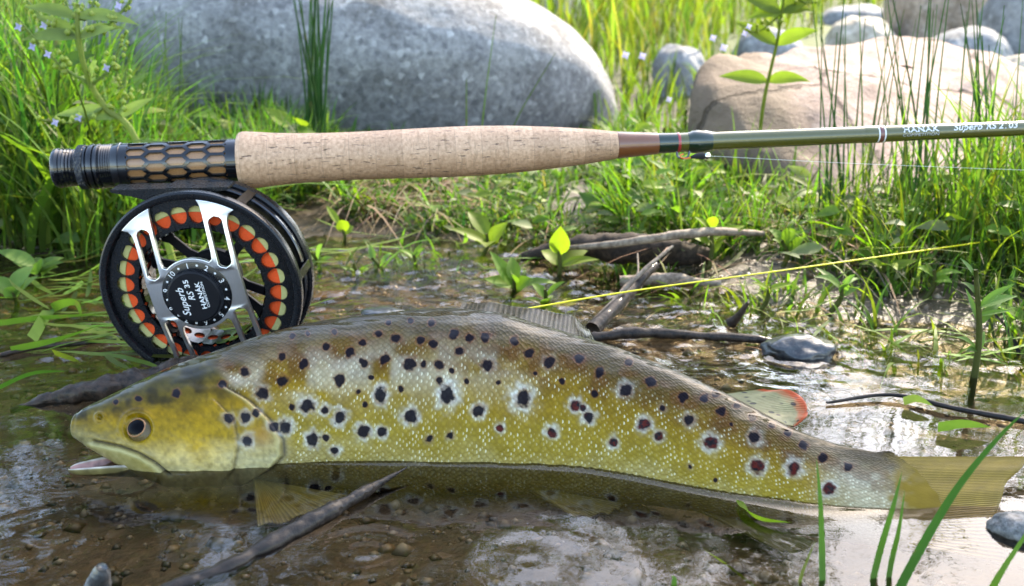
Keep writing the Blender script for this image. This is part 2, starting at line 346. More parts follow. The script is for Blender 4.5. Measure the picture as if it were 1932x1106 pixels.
def ground_mat():
    m, nt, out = mat('stream_bed_and_bank'); ge = nd(nt, 'NewGeometry'); v = ge.outputs['Position']
    sx = nd(nt, 'SeparateXYZ', {0: v})
    n1 = nd(nt, 'TexNoise', {'Vector': v, 'Scale': 28.0, 'Detail': 8.0, 'Roughness': 0.65})
    n2 = nd(nt, 'TexNoise', {'Vector': v, 'Scale': 240.0, 'Detail': 6.0, 'Roughness': 0.7})
    silt = mixc(nt, ramp(nt, n1.outputs[0], [(0.35, 0.0), (0.65, 1.0)]), (0.042, 0.025, 0.011), (0.135, 0.08, 0.037))
    silt = mixc(nt, 1.0, silt, ramp(nt, n2.outputs[0], [(0.3, (0.55, 0.55, 0.55)), (0.7, (1.5, 1.45, 1.35))]), 'MULTIPLY')
    vo = nd(nt, 'TexVoronoi', {'Vector': v, 'Scale': 230.0})
    grit = ramp(nt, vo.outputs['Color'], [(0.8, 0.0), (0.9, 1.0)])
    silt = mixc(nt, mth(nt, 'MULTIPLY', grit, 0.6), silt, (0.24, 0.15, 0.085))
    mud = mixc(nt, n2.outputs[0], (0.018, 0.013, 0.009), (0.075, 0.053, 0.034))
    turf = mixc(nt, n1.outputs[0], (0.035, 0.05, 0.012), (0.10, 0.13, 0.03))
    up = ramp(nt, mth(nt, 'MULTIPLY_ADD', sx.outputs[2], 25.0), [(0.0, 0.0), (0.35, 1.0)]); 
    c = mixc(nt, up, silt, mud)
    fr = nd(nt, 'MapRange', {0: sx.outputs[2], 1: 0.025, 2: 0.12})
    c = mixc(nt, fr.outputs[0], c, turf)
    wet = nd(nt, 'MapRange', {0: sx.outputs[2], 1: 0.002, 2: 0.03, 3: 0.25, 4: 0.85})
    b = nd(nt, 'BsdfPrincipled', {'Base Color': c, 'Roughness': wet.outputs[0], 'Specular IOR Level': 0.4})
    h = mth(nt, 'ADD', n2.outputs[0], mth(nt, 'MULTIPLY', grit, 0.5))
    nt.links.new(nd(nt, 'Bump', {'Height': h.outputs[0], 'Strength': 0.6, 'Distance': 0.002}).outputs[0], b.inputs['Normal'])
    nt.links.new(b.outputs[0], out.inputs[0]); return m
def geo(a, b, n): return a*(b/a)**np.linspace(0, 1, n)
gy = np.concatenate([-geo(60, .5, 26), np.linspace(-.45, .15, 30), np.linspace(.155, 1.3, 260), geo(1.31, 90, 90)])
gx1 = np.concatenate([np.linspace(0, .55, 120), geo(.56, 90, 70)]); gx = np.concatenate([-gx1[:0:-1], gx1])
GX, GY = np.meshgrid(gx, gy, indexing='ij')
GZ = terr(GX, GY)
ground = mk('ground', np.stack([GX, GY, GZ], -1).reshape(-1, 3), grid_faces(len(gx), len(gy)), ground_mat()); ground['kind'] = 'structure'

# fish section table (shared with the water's meniscus)
FX  = [-.1606, -.160, -.158, -.155, -.150, -.144, -.136, -.128, -.120, -.110, -.095, -.080, -.065, -.050, -.035, -.020, -.005, .010, .025, .040, .055, .070, .085, .100, .115, .130, .138]
FA  = [.0005, .0030, .0054, .0074, .0101, .0136, .0181, .0220, .0250, .0270, .0297, .0321, .0344, .0364, .0377, .0378, .0369, .0354, .0331, .0303, .0273, .0243, .0213, .0186, .0170, .0170, .0178]
FCY = [.3432, .3433, .3435, .3439, .3445, .3452, .3462, .3472, .3484, .3505, .3560, .3612, .3642, .3658, .3662, .3657, .3643, .3618, .3575, .3500, .3405, .3315, .3235, .3155, .3105, .3075, .3065]
FCZ = [.0130, .0130, .0130, .0131, .0130, .0127, .0124, .0123, .0125, .0140, .0154, .0157, .0154, .0149, .0150, .0152, .0145, .0124, .0112, .0114, .0109, .0096, .0068, .0035, .0016, .0010, .0010]
FB  = [.85, .85, .80, .75, .72, .68, .63, .59, .56, .54, .52, .51, .5, .5, .5, .5, .5, .5, .49, .48, .47, .45, .42, .38, .28, .14, .04]
TAU = R_(45)
FU = np.array([0, math.sin(TAU), math.cos(TAU)]); FN = np.array([0, -math.cos(TAU), math.sin(TAU)])
def fsec(X):
    return (catmull(FX, FA, X), catmull(FX, FCY, X), catmull(FX, FCZ, X), catmull(FX, FB, X))
# waterline of the fish: near and far y for each x
_xs = np.linspace(-.1590, .137, 220); _th = np.linspace(0, 2*np.pi, 361)
_near = np.full(len(_xs), np.nan); _far = _near.copy()
_a, _cy, _cz, _b = fsec(_xs)
for i in range(len(_xs)):
    yy = _cy[i]+_a[i]*np.cos(_th)*FU[1]+_a[i]*_b[i]*np.sin(_th)*FN[1]; zz = _cz[i]+_a[i]*np.cos(_th)*FU[2]+_a[i]*_b[i]*np.sin(_th)*FN[2]
    k = np.where(zz[:-1]*zz[1:] <= 0)[0]
    if len(k): _near[i] = yy[k].min(); _far[i] = yy[k].max()
_ok = ~np.isnan(_near)
def water_h(x, y):
    # gentle far water, calmer in front of the fish
    d = y-np.interp(x, _xs[_ok], _near[_ok])
    chop = np.clip((y-.40)/.10, 0, 1); chop = chop*(1-.3*np.clip((y-.6)/.2, 0, 1))
    z = .0005*vnoise(x*22, y*26)+.00012*vnoise(x*60+7, y*70)
    z = z+chop*(.0030*vnoise(x*48+3, y*62)+.0019*vnoise(x*105, y*130+4)+.0009*vnoise(x*220, y*260))
    def rings(px, py, amp, wl, dec):
        c = PZ(px, py, 0.0); r = np.hypot(x-c[0], y-c[1]); return amp*np.sin(r/wl*2*np.pi)*np.exp(-r/dec)*np.clip(r/.003, 0, 1)
    z = z+rings(150, 885, .0002, .0032, .010)+rings(690, 1040, .00022, .010, .010)+rings(100, 1010, .00022, .012, .012)
    z = z+rings(20, 1050, .0002, .010, .012)+rings(1505, 670, .0006, .010, .02)+rings(1000, 1060, .00012, .016, .02)
    inx = (x > -.158) & (x < .137); fade = np.clip((x+.158)/.02, 0, 1)*np.clip((.132-x)/.04, 0, 1)
    z = z+fade*np.where(inx, .0021*np.exp(-np.abs(d)/.0030), 0)
    df = y-np.interp(x, _xs[_ok], _far[_ok]); z = z+fade*np.where(inx, .0012*np.exp(-np.abs(df)/.0022), 0)
    return z
def water_mat():
    m, nt, out = mat('clear_stream_water'); ge = nd(nt, 'NewGeometry'); v = ge.outputs['Position']
    n1 = nd(nt, 'TexNoise', {'Vector': v, 'Scale': 170.0, 'Detail': 3.0}); n2 = nd(nt, 'TexNoise', {'Vector': v, 'Scale': 45.0, 'Detail': 2.0})
    h = mth(nt, 'ADD', mth(nt, 'MULTIPLY', n1.outputs[0], 0.3), n2.outputs[0])
    sx = nd(nt, 'SeparateXYZ', {0: v}); st = nd(nt, 'MapRange', {0: sx.outputs[1], 1: 0.38, 2: 0.50, 3: 0.06, 4: 0.6})
    bu = nd(nt, 'Bump', {'Height': h.outputs[0], 'Strength': st.outputs[0], 'Distance': 0.003})
    fr = nd(nt, 'Fresnel', {'IOR': 1.34, 'Normal': bu.outputs[0]})
    g = nd(nt, 'BsdfGlossy', {'Color': (1, 1, 1), 'Roughness': 0.015, 'Normal': bu.outputs[0]})
    t = nd(nt, 'BsdfTransparent', {'Color': (0.90, 0.83, 0.68)})
    x = nd(nt, 'MixShader', {0: mth(nt, 'MULTIPLY', fr.outputs[0], 1.15, True).outputs[0], 1: t.outputs[0], 2: g.outputs[0]})
    nt.links.new(x.outputs[0], out.inputs[0]); return m
wx1 = np.concatenate([np.arange(0, .24, .0014), np.linspace(.245, .7, 130), geo(.72, 70, 26)]); wx = np.concatenate([-wx1[:0:-1], wx1])
wy = np.concatenate([-geo(40, .1, 14), np.linspace(-.08, .19, 30), np.arange(.1915, .46, .0011), np.arange(.461, .80, .0026), geo(.81, 4, 14)])
WX, WY = np.meshgrid(wx, wy, indexing='ij')
water = mk('water', np.stack([WX, WY, water_h(WX, WY)], -1).reshape(-1, 3), grid_faces(len(wx), len(wy)), water_mat()); water['kind'] = 'structure'

# ------------------------------------------------------------------ boulders
def boulder(name, px, py, hw, hh, Y, ry, m, label, seed, power=2.4, nz=0.10, tilt=0.0, sub=5, cat='rock', group=None, lean=0.0):
    c = PY(px, py, Y); d = depth(c); rx = hw*d/F_PX; rz = hh*d/F_PX
    bm = bmesh.new(); bmesh.ops.create_icosphere(bm, subdivisions=sub, radius=1)
    off = Vector((seed*3.1, seed*1.7, seed*.9))
    for v in bm.verts:
        p = v.co.normalized()
        s = 1/((abs(p.x)**power+abs(p.y)**power+abs(p.z)**power)**(1/power))
        s *= 1+nz*mnoise.noise(p*1.3+off)+nz*.5*mnoise.noise(p*3.1+off)+nz*.18*mnoise.noise(p*9+off)
        q = p*s; q = Vector((q.x*math.cos(tilt)-q.z*math.sin(tilt), q.y, q.x*math.sin(tilt)+q.z*math.cos(tilt)))
        v.co = Vector((q.x*rx, q.y*ry-lean*q.z*rz, q.z*rz))
    me = bpy.data.meshes.new(name); bm.to_mesh(me); bm.free(); me.materials.append(m)
    me.polygons.foreach_set('use_smooth', np.ones(len(me.polygons), bool))
    o = bpy.data.objects.new(name, me); col.objects.link(o); o.location = Vector(c.tolist())
    return tag(o, label, cat, group)
boulder('boulder', 604, 232, 562, 300, 1.45, .26, M['granite'], 'huge smooth rounded grey granite boulder behind the cork grip', 1, 2.05, .03, 0, 6, 'boulder', None, .55)
boulder('rock', 1282, 150, 48, 62, 1.75, .06, M['bluestone'], 'small blue grey rock standing between the big granite boulder and the pink rock', 2, 2.6, .12)
boulder('rock', 1447, 112, 62, 58, 2.1, .09, M['bluestone'], 'low grey rock peeping out over the brown end of the pink rock', 3)
boulder('rock', 1625, 92, 62, 58, 2.25, .10, M['paleston'], 'small sunlit cream rock just behind the pink rock', 4, 2.3, .15)
boulder('rock', 1610, 62, 90, 50, 2.9, .14, M['bluestone'], 'long dark grey rock behind the small cream rock', 5)
boulder('rock', 1782, 55, 98, 110, 2.3, .12, M['brownstone'], 'tall blocky brown grey rock standing up behind the pink rock', 6, 4.0, .07)
boulder('rock', 1822, 118, 72, 62, 1.9, .09, M['bluestone'], 'low blue grey rock in front of the tall blocky rock', 8)
boulder('rock', 1935, 70, 75, 110, 2.0, .10, M['bluestone'], 'tall smooth pale blue rock beside the tall blocky brown rock', 9, 2.6, .08)
boulder('rock', 1945, 150, 62, 48, 1.5, .06, M['paleston'], 'small sunlit cream rock leaning against the right end of the pink rock', 10)
boulder('rock', 1640, 385, 62, 36, .74, .04, M['pinkstone'], 'low pinkish grey stone in the grass at the foot of the pink rock', 12, 2.6, .12, 0, 4)
boulder('rock', 1060, 20, 40, 40, 2.6, .06, M['paleston'], 'little pale rock in the far grass right of the granite boulder top', 13, 2.6, .12, 0, 4)
def hull_rock(name, pts, m, label, seed):
    bm = bmesh.new()
    for px, py, Y in pts: bm.verts.new(PY(px, py, Y))
    bmesh.ops.convex_hull(bm, input=bm.verts)
    for v in [v for v in bm.verts if not v.link_faces]: bm.verts.remove(v)
    bmesh.ops.bevel(bm, geom=list(bm.edges), offset=.012, segments=2, affect='EDGES', profile=.6)
    bmesh.ops.triangulate(bm, faces=bm.faces)
    for it in range(5):
        es = [e for e in bm.edges if e.calc_length() > .02]
        if not es: break
        bmesh.ops.subdivide_edges(bm, edges=es, cuts=1); bmesh.ops.triangulate(bm, faces=bm.faces)
    bmesh.ops.smooth_vert(bm, verts=bm.verts, factor=.4, use_axis_x=True, use_axis_y=True, use_axis_z=True)
    bm.normal_update()
    off = Vector((seed, seed*2, seed*.3))
    for v in bm.verts:
        n = v.normal; v.co += n*(.012*mnoise.noise(v.co*9+off)+.006*mnoise.noise(v.co*24+off)+.003*mnoise.noise(v.co*60+off))
    me = bpy.data.meshes.new(name); bm.to_mesh(me); bm.free(); me.materials.append(m)
    me.polygons.foreach_set('use_smooth', np.ones(len(me.polygons), bool))
    o = bpy.data.objects.new(name, me); col.objects.link(o); return tag(o, label, 'boulder')
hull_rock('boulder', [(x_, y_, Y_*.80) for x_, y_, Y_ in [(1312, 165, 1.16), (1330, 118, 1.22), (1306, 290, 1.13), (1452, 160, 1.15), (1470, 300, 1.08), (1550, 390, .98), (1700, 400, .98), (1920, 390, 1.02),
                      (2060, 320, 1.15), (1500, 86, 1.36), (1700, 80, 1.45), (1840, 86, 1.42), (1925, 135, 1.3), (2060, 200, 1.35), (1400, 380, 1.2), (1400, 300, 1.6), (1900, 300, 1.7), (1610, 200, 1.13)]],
          M['shaded_earthy_end'], 'broad pinkish tan rock with a flat top behind the slim end of the rod', 4)

# ------------------------------------------------------------------ trout
def trout():
    rt = root('brown_trout', (-.01, .36, -.012), 'spotted golden brown trout lying on its side in the shallow water', 'fish')
    ns, nt_ = 620, 260
    t = np.linspace(0, 1, ns); X = FX[0]+(FX[-1]-FX[0])*np.where(t < .12, .12*(t/.12)**1.5, t)
    a, cy, cz, br = fsec(X); a = np.maximum(a, .0004)
    th = np.linspace(0, 2*np.pi, nt_, endpoint=False)
    ct, st_ = np.cos(th), np.sin(th)
    e = 0.92
    cu = np.sign(ct)*np.abs(ct)**1.0; su = np.sign(st_)*np.abs(st_)**e
    P = np.zeros((ns, nt_, 3)); P[..., 0] = X[:, None]
    for k in (1, 2):
        P[..., k] = (cy if k == 1 else cz)[:, None]+a[:, None]*cu[None]*FU[k]+(a*br)[:, None]*su[None]*FN[k]
    te = smooth01((t-.93)/.07)[:, None]; P[..., 0] += te*(-.009*np.maximum(cu, 0)**1.5+.004*(1-cu**2)+.0003*np.sin(th*9)+.0003*np.sin(th*23))[None]
    q = proj(P); px, py = q[..., 0], q[..., 1]
    near = smooth01((st_+.25)/.3)[None]*np.ones((ns, 1))       # the flank that faces up
    nrm = (br[:, None, None]*cu[None, :, None])*FU+su[None, :, None]*FN; nrm /= np.linalg.norm(nrm, axis=-1, keepdims=True)+1e-9
    disp = np.zeros((ns, nt_))
    # gill cover edge
    gy_ = [690, 733, 755, 790, 830, 860, 885, 915]; gx_ = [395, 428, 468, 506, 532, 533, 510, 455]
    sg = px-np.interp(py, gy_, gx_); inr = smooth01((py-722)/20)
    disp += near*inr*np.where(sg < 0, .0013*np.exp(sg/45)*smooth01(-sg/5), -.0005*np.exp(-sg/10))
    # front gill bone edge
    s2 = px-np.interp(py, [740, 760, 790, 840, 885, 905], [392, 410, 440, 449, 440, 425]); i2 = smooth01((py-748)/12)
    disp += near*i2*np.where(s2 < 0, .0006*np.exp(s2/25)*smooth01(-s2/4), -.0004*np.exp(-s2/7))
    def pdist(pts):
        d = np.full(px.shape, 1e9)
        for (x0, y0), (x1, y1) in zip(pts[:-1], pts[1:]):
            l2 = (x1-x0)**2+(y1-y0)**2; tt = np.clip(((px-x0)*(x1-x0)+(py-y0)*(y1-y0))/l2, 0, 1)
            d = np.minimum(d, np.hypot(px-x0-tt*(x1-x0), py-y0-tt*(y1-y0)))
        return d
    jaw = [(178, 833), (200, 837), (230, 843), (262, 855), (292, 873), (320, 896)]
    dj = pdist(jaw); disp += -near*.0009*np.exp(-(dj/2.6)**2)
    low = near*smooth01((py-np.interp(px, [p_[0] for p_ in jaw], [p_[1] for p_ in jaw])-1)/6)*smooth01((330-px)/20)
    disp += .0007*low
    ex, ey = 259, 808
    re = np.hypot(px-ex, (py-ey)); disp += near*(.0004*np.exp(-((re-33)/5)**2)-.0012*smooth01((30-re)/8))
    rn = np.hypot(px-188, py-787); disp += near*(.0005*np.exp(-((rn-8)/3)**2)-.0009*smooth01((7-rn)/4))
    body_x = smooth01(sg/30)*near+(1-near)*smooth01((px-500)/40)
    headm = 1-body_x
    disp += headm*.00022*vnoise(px/14, py/14)*near+.0004*near*vnoise(px/60, py/40)
    disp *= 1.15*np.clip(a/.01, .2, 1)[:, None]
    P = P+nrm*disp[..., None]
    # ---- pigment
    hgt = cu[None]*np.ones((ns, 1))                             # 1 back, -1 belly
    v = np.where(su[None]*np.ones((ns, 1)) > 0, hgt, hgt)
    def lerp3(stops, x):
        xs = [s[0] for s in stops]; return np.stack([np.interp(x, xs, [s[1][k] for s in stops]) for k in range(3)], -1)
    n1 = vnoise(px/34, py/26); n2 = vnoise(px/12+9, py/12); n3 = vnoise(px/70, py/50+3)
    flank = lerp3([(-1, (.34, .29, .13)), (-.62, (.26, .19, .02)), (-.20, (.225, .145, .010)), (.08, (.185, .115, .010)), (.30, (.105, .060, .010)), (.55, (.060, .040, .006)), (.78, (.030, .023, .003)), (1, (.014, .010, .001))], v+.22*n1+.12*n3)
    head = lerp3([(-1, (.36, .33, .18)), (-.55, (.23, .15, .006)), (-.15, (.23, .135, .002)), (.15, (.10, .066, .003)), (.45, (.046, .037, .003)), (.8, (.032, .026, .003)), (1, (.018, .015, .003))], v+.18*n1+.1*n3)
    cheek = np.exp(-(((px-360)/75)**2+((py-850)/38)**2)); head = head+near[..., None]*cheek[..., None]*np.array([.15, .085, .0])
    snout = smooth01((215-px)/80)*near; head = head*(1-.45*snout[..., None])+.45*snout[..., None]*np.array([.06, .055, .012])
    base = flank*body_x[..., None]+head*headm[..., None]
    mot = headm*near*smooth01((vnoise(px/22+2, py/18+7)+.05)/.35)*smooth01((v+.35)/.5); base = base*(1-.6*mot[..., None])
    fine = 1+.5*vnoise(px/6, py/6)+.3*vnoise(px/2.6, py/2.6); base = base*(headm*fine+body_x)[..., None]
    amber = near*np.exp(-(((px-495)/22)**2+((py-822)/20)**2)); base = base*(1-.5*amber[..., None])+.5*amber[..., None]*np.array([.30, .12, .005])
    # maxilla
    base = base*(1-.5*low[..., None])+.5*low[..., None]*np.array([.19, .145, .006])
    # silvery tail wrist
    tl = smooth01((px-1500)/140)*near*smooth01((.75-v)/.5); base = base*(1-.55*tl[..., None])+.55*tl[..., None]*np.array([.50, .48, .38])
    # rusty brown clouding on the middle flank
    rust = near*body_x*smooth01((v+.12)/.25)*smooth01((.72-v)/.25)*smooth01((vnoise(px/19+4, py/15)+.12)/.3)
    base = base*(1-.45*rust[..., None])+.45*rust[..., None]*np.array([.075, .022, .005])
    # pale mid flank scales
    pale = near*body_x*np.exp(-((v-.10)/.30)**2)*smooth01((1080-px)/300)*smooth01((vnoise(px/40+8, py/30)+.32)/.4)
    base = base*(1-.4*pale[..., None])+.4*pale[..., None]*np.array([.50, .50, .42])
    # dark seams of the gill cover, cheek and jaw, pale rim of the jaw bone
    seam = near*(inr*np.exp(-((sg-3)/4.5)**2)*.8+i2*np.exp(-((s2-2)/3)**2)*.55*smooth01((910-py)/20)); seam = np.maximum(seam, near*np.exp(-(dj/2.4)**2)*.95)
    base = base*(1-seam[..., None])+seam[..., None]*np.array([.025, .016, .004])
    pl = near*np.exp(-((sg+6)/5)**2)*inr*.35+near*low*np.exp(-((dj-7)/3)**2)*.5; base = base*(1-pl[..., None])+pl[..., None]*np.array([.45, .42, .20])
    dark = np.full(px.shape, -1.0); halo = np.zeros(px.shape); redm = np.zeros(px.shape)
    S = [(640,717,11,0),(641,787,12,1),(614,774,8,1),(718,747,13,1),(686,813,12,1),(720,815,9,1),(631,850,8,1),(687,685,9,0),(727,677,10,0),(774,686,12,0),(799,688,6,0),(828,689,9,0),(853,700,6,0),
         (829,719,7,0),(845,745,14,2),(774,786,13,1),(902,775,11,1),(919,689,12,.4),(865,663,9,0),(986,751,14,2),(998,667,9,0),(1036,684,11,.2),(1086,765,10,1.3),(1100,770,7,1),(1111,788,10,1),(1123,744,7,0),
         (1131,704,10,0),(1181,735,12,.6),(943,808,8,1.1),(1041,816,10,1.1),(810,827,7,.3),(850,823,7,.3),(1157,835,9,1.1),(1215,800,11,1.2),(1242,823,9,1.1),(1093,676,9,0),(1186,684,7,0),(1228,722,10,0),
         (969,644,9,0),(856,630,9,0),(885,638,8,0),(916,636,9,0),(818,649,9,0),(794,643,8,0),(747,639,9,0),(684,646,7,0),(661,664,9,0),(615,655,8,0),(713,629,7,0),(631,626,6,0),(774,606,6,0),(814,610,7,0),
         (733,609,5,0),(756,735,6,0),(689,764,6,0),(677,739,5,0),(1289,748,10,0),(1329,751,8,0),(1360,776,9,0),(1419,787,8,0),(1300,793,11,.4),(1342,835,13,1.3),(1424,826,11,.6),(1428,880,13,1.3),(1498,883,13,1.3),
         (1487,817,8,0),(1516,840,9,0),(1553,864,9,0),(1600,881,8,0),(1564,922,12,1.2),(1302,881,5,.2),(1350,906,5,0),(1390,765,7,0),(1350,743,7,0),(1456,802,7,0),(495,742,12,.6),(532,719,11,0),(573,687,10,0),
         (532,673,8,0),(462,702,9,0),(420,726,8,0),(579,764,13,1),(539,806,12,1),(517,806,9,.6),(590,830,12,1),(615,826,6,.3),(550,768,6,0),(432,790,9,.6),(464,788,10,.8),(484,779,8,.5),(467,832,11,1),
         (333,743,8,0),(261,752,6,0),(219,757,5,0),(552,634,5,0),(581,630,5,0),(880,720,6,0),(940,722,5,0),(1060,720,6,0),(700,712,5,0),(1010,705,5,0),(1250,770,6,.2),(1380,800,5,0)]
    wob = 1+.5*vnoise(px/8, py/8)+.22*vnoise(px/4+3, py/4)
    for (sx, sy, r, hl) in S:
        mk_ = (np.abs(px-sx) < 60) & (np.abs(py-sy) < 60) & (near > .3)
        ii = np.where(mk_)
        el = 1.25 if (sx in (845, 986, 718, 640)) else 1.0
        dd = np.hypot((px[ii]-sx)*el**.5, (py[ii]-sy)/el**.5)*wob[ii]
        dark[ii] = np.maximum(dark[ii], 1-dd/(r*1.08))
        if hl: halo[ii] = np.maximum(halo[ii], min(hl, 1)*np.exp(-np.maximum(dd-r, 0)**2/(2*(r*(.40 if hl < 2 else .66))**2)))
        if 1.05 < hl < 1.5: redm[ii] = np.maximum(redm[ii], np.exp(-(dd/(1.6*r))**2))
    # the far flank, unseen from here: its own scatter of spots
    for k in range(70):
        sx = rng.uniform(480, 1600); vv = rng.uniform(-.3, .9); r = rng.uniform(6, 12)
        ii = np.where((np.abs(px-sx) < 40) & (near < .3)); dd = np.hypot(px[ii]-sx, (v[ii]-vv)*130)
        dark[ii] = np.maximum(dark[ii], 1-dd/r)
    hd = np.where(body_x > .5, 1, .75)
    hn = np.clip(.75+.9*vnoise(px/9, py/9)+.5*vnoise(px/4, py/4), 0, 1.1); halo = halo*hn
    base = base*(1-.64*(halo*hd)[..., None])+.64*(halo*hd)[..., None]*np.array([.60, .65, .62])
    tg = near*smooth01((px-1640+34*vnoise(px/14, py/10)+20*vnoise(px/5, py/5)-18*np.clip(v, 0, 1))/80); tg = np.maximum(tg, (1-near)*smooth01((px-1650)/30))
    base = base*(1-tg[..., None])+tg[..., None]*np.array([.17, .112, .014])
    scale_v = body_x*(1-.9*tg)
    glint = (1-tg)*near*body_x*smooth01((.55-v)/.5)*(0.55+.45*smooth01((vnoise(px/60, py/40)+.3)/.5))
    wetf = np.clip(.05+.58*smooth01((v-.40+.30*n1)/.2)*(1-.55*smooth01((v-.80)/.12))+.34*headm, 0, 1)
    Pf = P.reshape(-1, 3)
    arc = np.stack([np.broadcast_to(X[:, None], (ns, nt_)), np.broadcast_to(th[None]*.030, (ns, nt_))], -1).reshape(-1, 2)
    # ---- material
    m, nt, out = mat('trout_skin')
    at = nd(nt, 'Attribute', attribute_name='Col'); ad = nd(nt, 'Attribute', attribute_name='dark'); asc = nd(nt, 'Attribute', attribute_name='scale')
    ag = nd(nt, 'Attribute', attribute_name='glint'); ar = nd(nt, 'Attribute', attribute_name='redm')
    uv = nd(nt, 'UVMap'); sx = nd(nt, 'SeparateXYZ', {0: uv.outputs[0]})
    K = 620.0
    cu_ = nd(nt, 'CombineXYZ', {0: mth(nt, 'MULTIPLY', mth(nt, 'ADD', sx.outputs[0], sx.outputs[1]), K*.70).outputs[0], 1: mth(nt, 'MULTIPLY', mth(nt, 'SUBTRACT', sx.outputs[0], sx.outputs[1]), K*.70).outputs[0]})
    vo = nd(nt, 'TexVoronoi', {'Vector': cu_.outputs[0], 'Scale': 1.0, 'Randomness': 0.5})
    tc = nd(nt, 'TexCoord'); nz = nd(nt, 'TexNoise', {'Vector': tc.outputs['Object'], 'Scale': 500.0, 'Detail': 4.0}); nzb = nd(nt, 'TexNoise', {'Vector': tc.outputs['Object'], 'Scale': 140.0, 'Detail': 4.0})
    c = mixc(nt, 1.0, at.outputs['Color'], mixc(nt, nzb.outputs[0], (0.72, 0.70, 0.62), (1.28, 1.28, 1.3)), 'MULTIPLY')
    rim = mth(nt, 'MULTIPLY', ramp(nt, vo.outputs['Distance'], [(0.30, 0.0), (0.62, 1.0)]), asc.outputs['Fac'])
    c = mixc(nt, mth(nt, 'MULTIPLY', rim, 0.30), c, mixc(nt, 1.0, c, (0.38, 0.30, 0.22), 'MULTIPLY'))
    cell = nd(nt, 'SeparateColor', {0: vo.outputs['Color']})
    lv = nd(nt, 'VectorMath', {0: cu_.outputs[0], 1: vo.outputs['Position']}, operation='SUBTRACT'); dt = nd(nt, 'VectorMath', {0: lv.outputs[0], 1: (.75, .66, 0)}, operation='DOT_PRODUCT')
    cres = mth(nt, 'MULTIPLY', ramp(nt, mth(nt, 'ADD', dt.outputs['Value'], .2), [(0.18, 0.0), (0.30, 1.0), (0.5, 1.0), (0.62, 0.0)]), ramp(nt, vo.outputs['Distance'], [(0.30, 1.0), (0.48, 0.0)]))
    gl = mth(nt, 'MULTIPLY', mth(nt, 'MULTIPLY', cres, ramp(nt, cell.outputs[0], [(0.15, 0.0), (0.75, 1.0)])), ag.outputs['Fac'])
    c = mixc(nt, mth(nt, 'MULTIPLY', gl, 0.6), c, (0.70, 0.67, 0.48))  # silvery scale crescents, their glints painted into the skin colour
    dk = ramp(nt, mth(nt, 'ADD', ad.outputs['Fac'], mth(nt, 'MULTIPLY', mth(nt, 'SUBTRACT', nz.outputs[0], 0.5), 0.75)), [(-0.0, 0.0), (0.30, 1.0)])
    spotc = mixc(nt, mth(nt, 'MULTIPLY', ar.outputs['Fac'], ramp(nt, nz.outputs[0], [(.42, 0.0), (.6, .7)])), (0.006, 0.006, 0.010), (0.10, 0.008, 0.005))
    ringc = ramp(nt, ad.outputs['Fac'], [(0.0, 0.0), (0.02, 0.0)])
    brn = ramp(nt, ad.outputs['Fac'], [(-0.0, 0.0), (0.001, 0.0)])
    halo_r = nd(nt, 'MapRange', {0: ad.outputs['Fac'], 1: -0.30, 2: 0.05})
    c = mixc(nt, mth(nt, 'MULTIPLY', halo_r.outputs[0], 0.45), c, (0.13, 0.045, 0.02))
    c = mixc(nt, mth(nt, 'MULTIPLY', dk, 0.96), c, spotc)
    dome = mth(nt, 'MULTIPLY', mth(nt, 'SUBTRACT', 1.0, mth(nt, 'POWER', vo.outputs['Distance'], 2.0)), asc.outputs['Fac'])
    hgt_ = mth(nt, 'ADD', dome, mth(nt, 'MULTIPLY', nz.outputs[0], 0.10))
    bu = nd(nt, 'Bump', {'Height': hgt_.outputs[0], 'Strength': 0.65, 'Distance': 0.0006})
    nzc = nd(nt, 'TexNoise', {'Vector': nd(nt, 'Mapping', {0: tc.outputs['Object'], 'Scale': (.45, 1, 1)}).outputs[0], 'Scale': 85.0, 'Detail': 2.0})
    bu1 = nd(nt, 'Bump', {'Height': nzc.outputs[0], 'Strength': 0.8, 'Distance': 0.0035})
    bu2 = nd(nt, 'Bump', {'Height': mth(nt, 'ADD', mth(nt, 'MULTIPLY', dome, 0.06), nzb.outputs[0]).outputs[0], 'Strength': 0.22, 'Distance': 0.0009, 'Normal': bu1.outputs[0]})
    b = nd(nt, 'BsdfPrincipled', {'Base Color': c, 'Roughness': 0.30, 'Specular IOR Level': mth(nt, 'MULTIPLY', mth(nt, 'SUBTRACT', 1.0, dk), .07), 'Coat Weight': nd(nt, 'Attribute', attribute_name='wet').outputs['Fac'], 'Coat Roughness': 0.035, 'Coat IOR': 1.42,
                                  'Normal': bu.outputs[0], 'Coat Normal': bu2.outputs[0], 'Subsurface Weight': 0.0})
    nt.links.new(b.outputs[0], out.inputs[0])
    Fc = grid_faces(ns, nt_, wrap_v=True)
    body_V = [Pf]; body_F = [Fc]; cols_ = [base.reshape(-1, 3)]
    at_d = [dark.ravel()]; at_s = [scale_v.ravel()]; at_g = [glint.ravel()]; at_r = [redm.ravel()]; at_w = [wetf.ravel()]; uvs = [arc]
    # lower jaw, a scoop that opens towards the water
    nj, kj = 46, 48; tj = np.linspace(0, 1, nj); tip = PZ(131, 884, .0022); end = np.array([-.112, .3475, -.0035])
    cj = tip+(end-tip)*tj[:, None]; cj[:, 2] += .0015*np.sin(tj*np.pi)
    wj = .0012+.0098*np.sqrt(np.clip(tj, 0, 1))*(1-.15*tj); hj = .0010+.0062*np.sqrt(tj)
    aj = np.linspace(0, 2*np.pi, kj, endpoint=False)
    up = np.maximum(np.sin(aj), 0)
    J = np.zeros((nj, kj, 3)); J[..., 0] = cj[:, None, 0]-.0*aj
    J[..., 1] = cj[:, None, 1]+wj[:, None]*np.cos(aj)[None]*.9
    J[..., 2] = cj[:, None, 2]+hj[:, None]*(np.sin(aj)-1.75*up**3)
    lipw = np.clip(np.sin(aj), -1, 1)
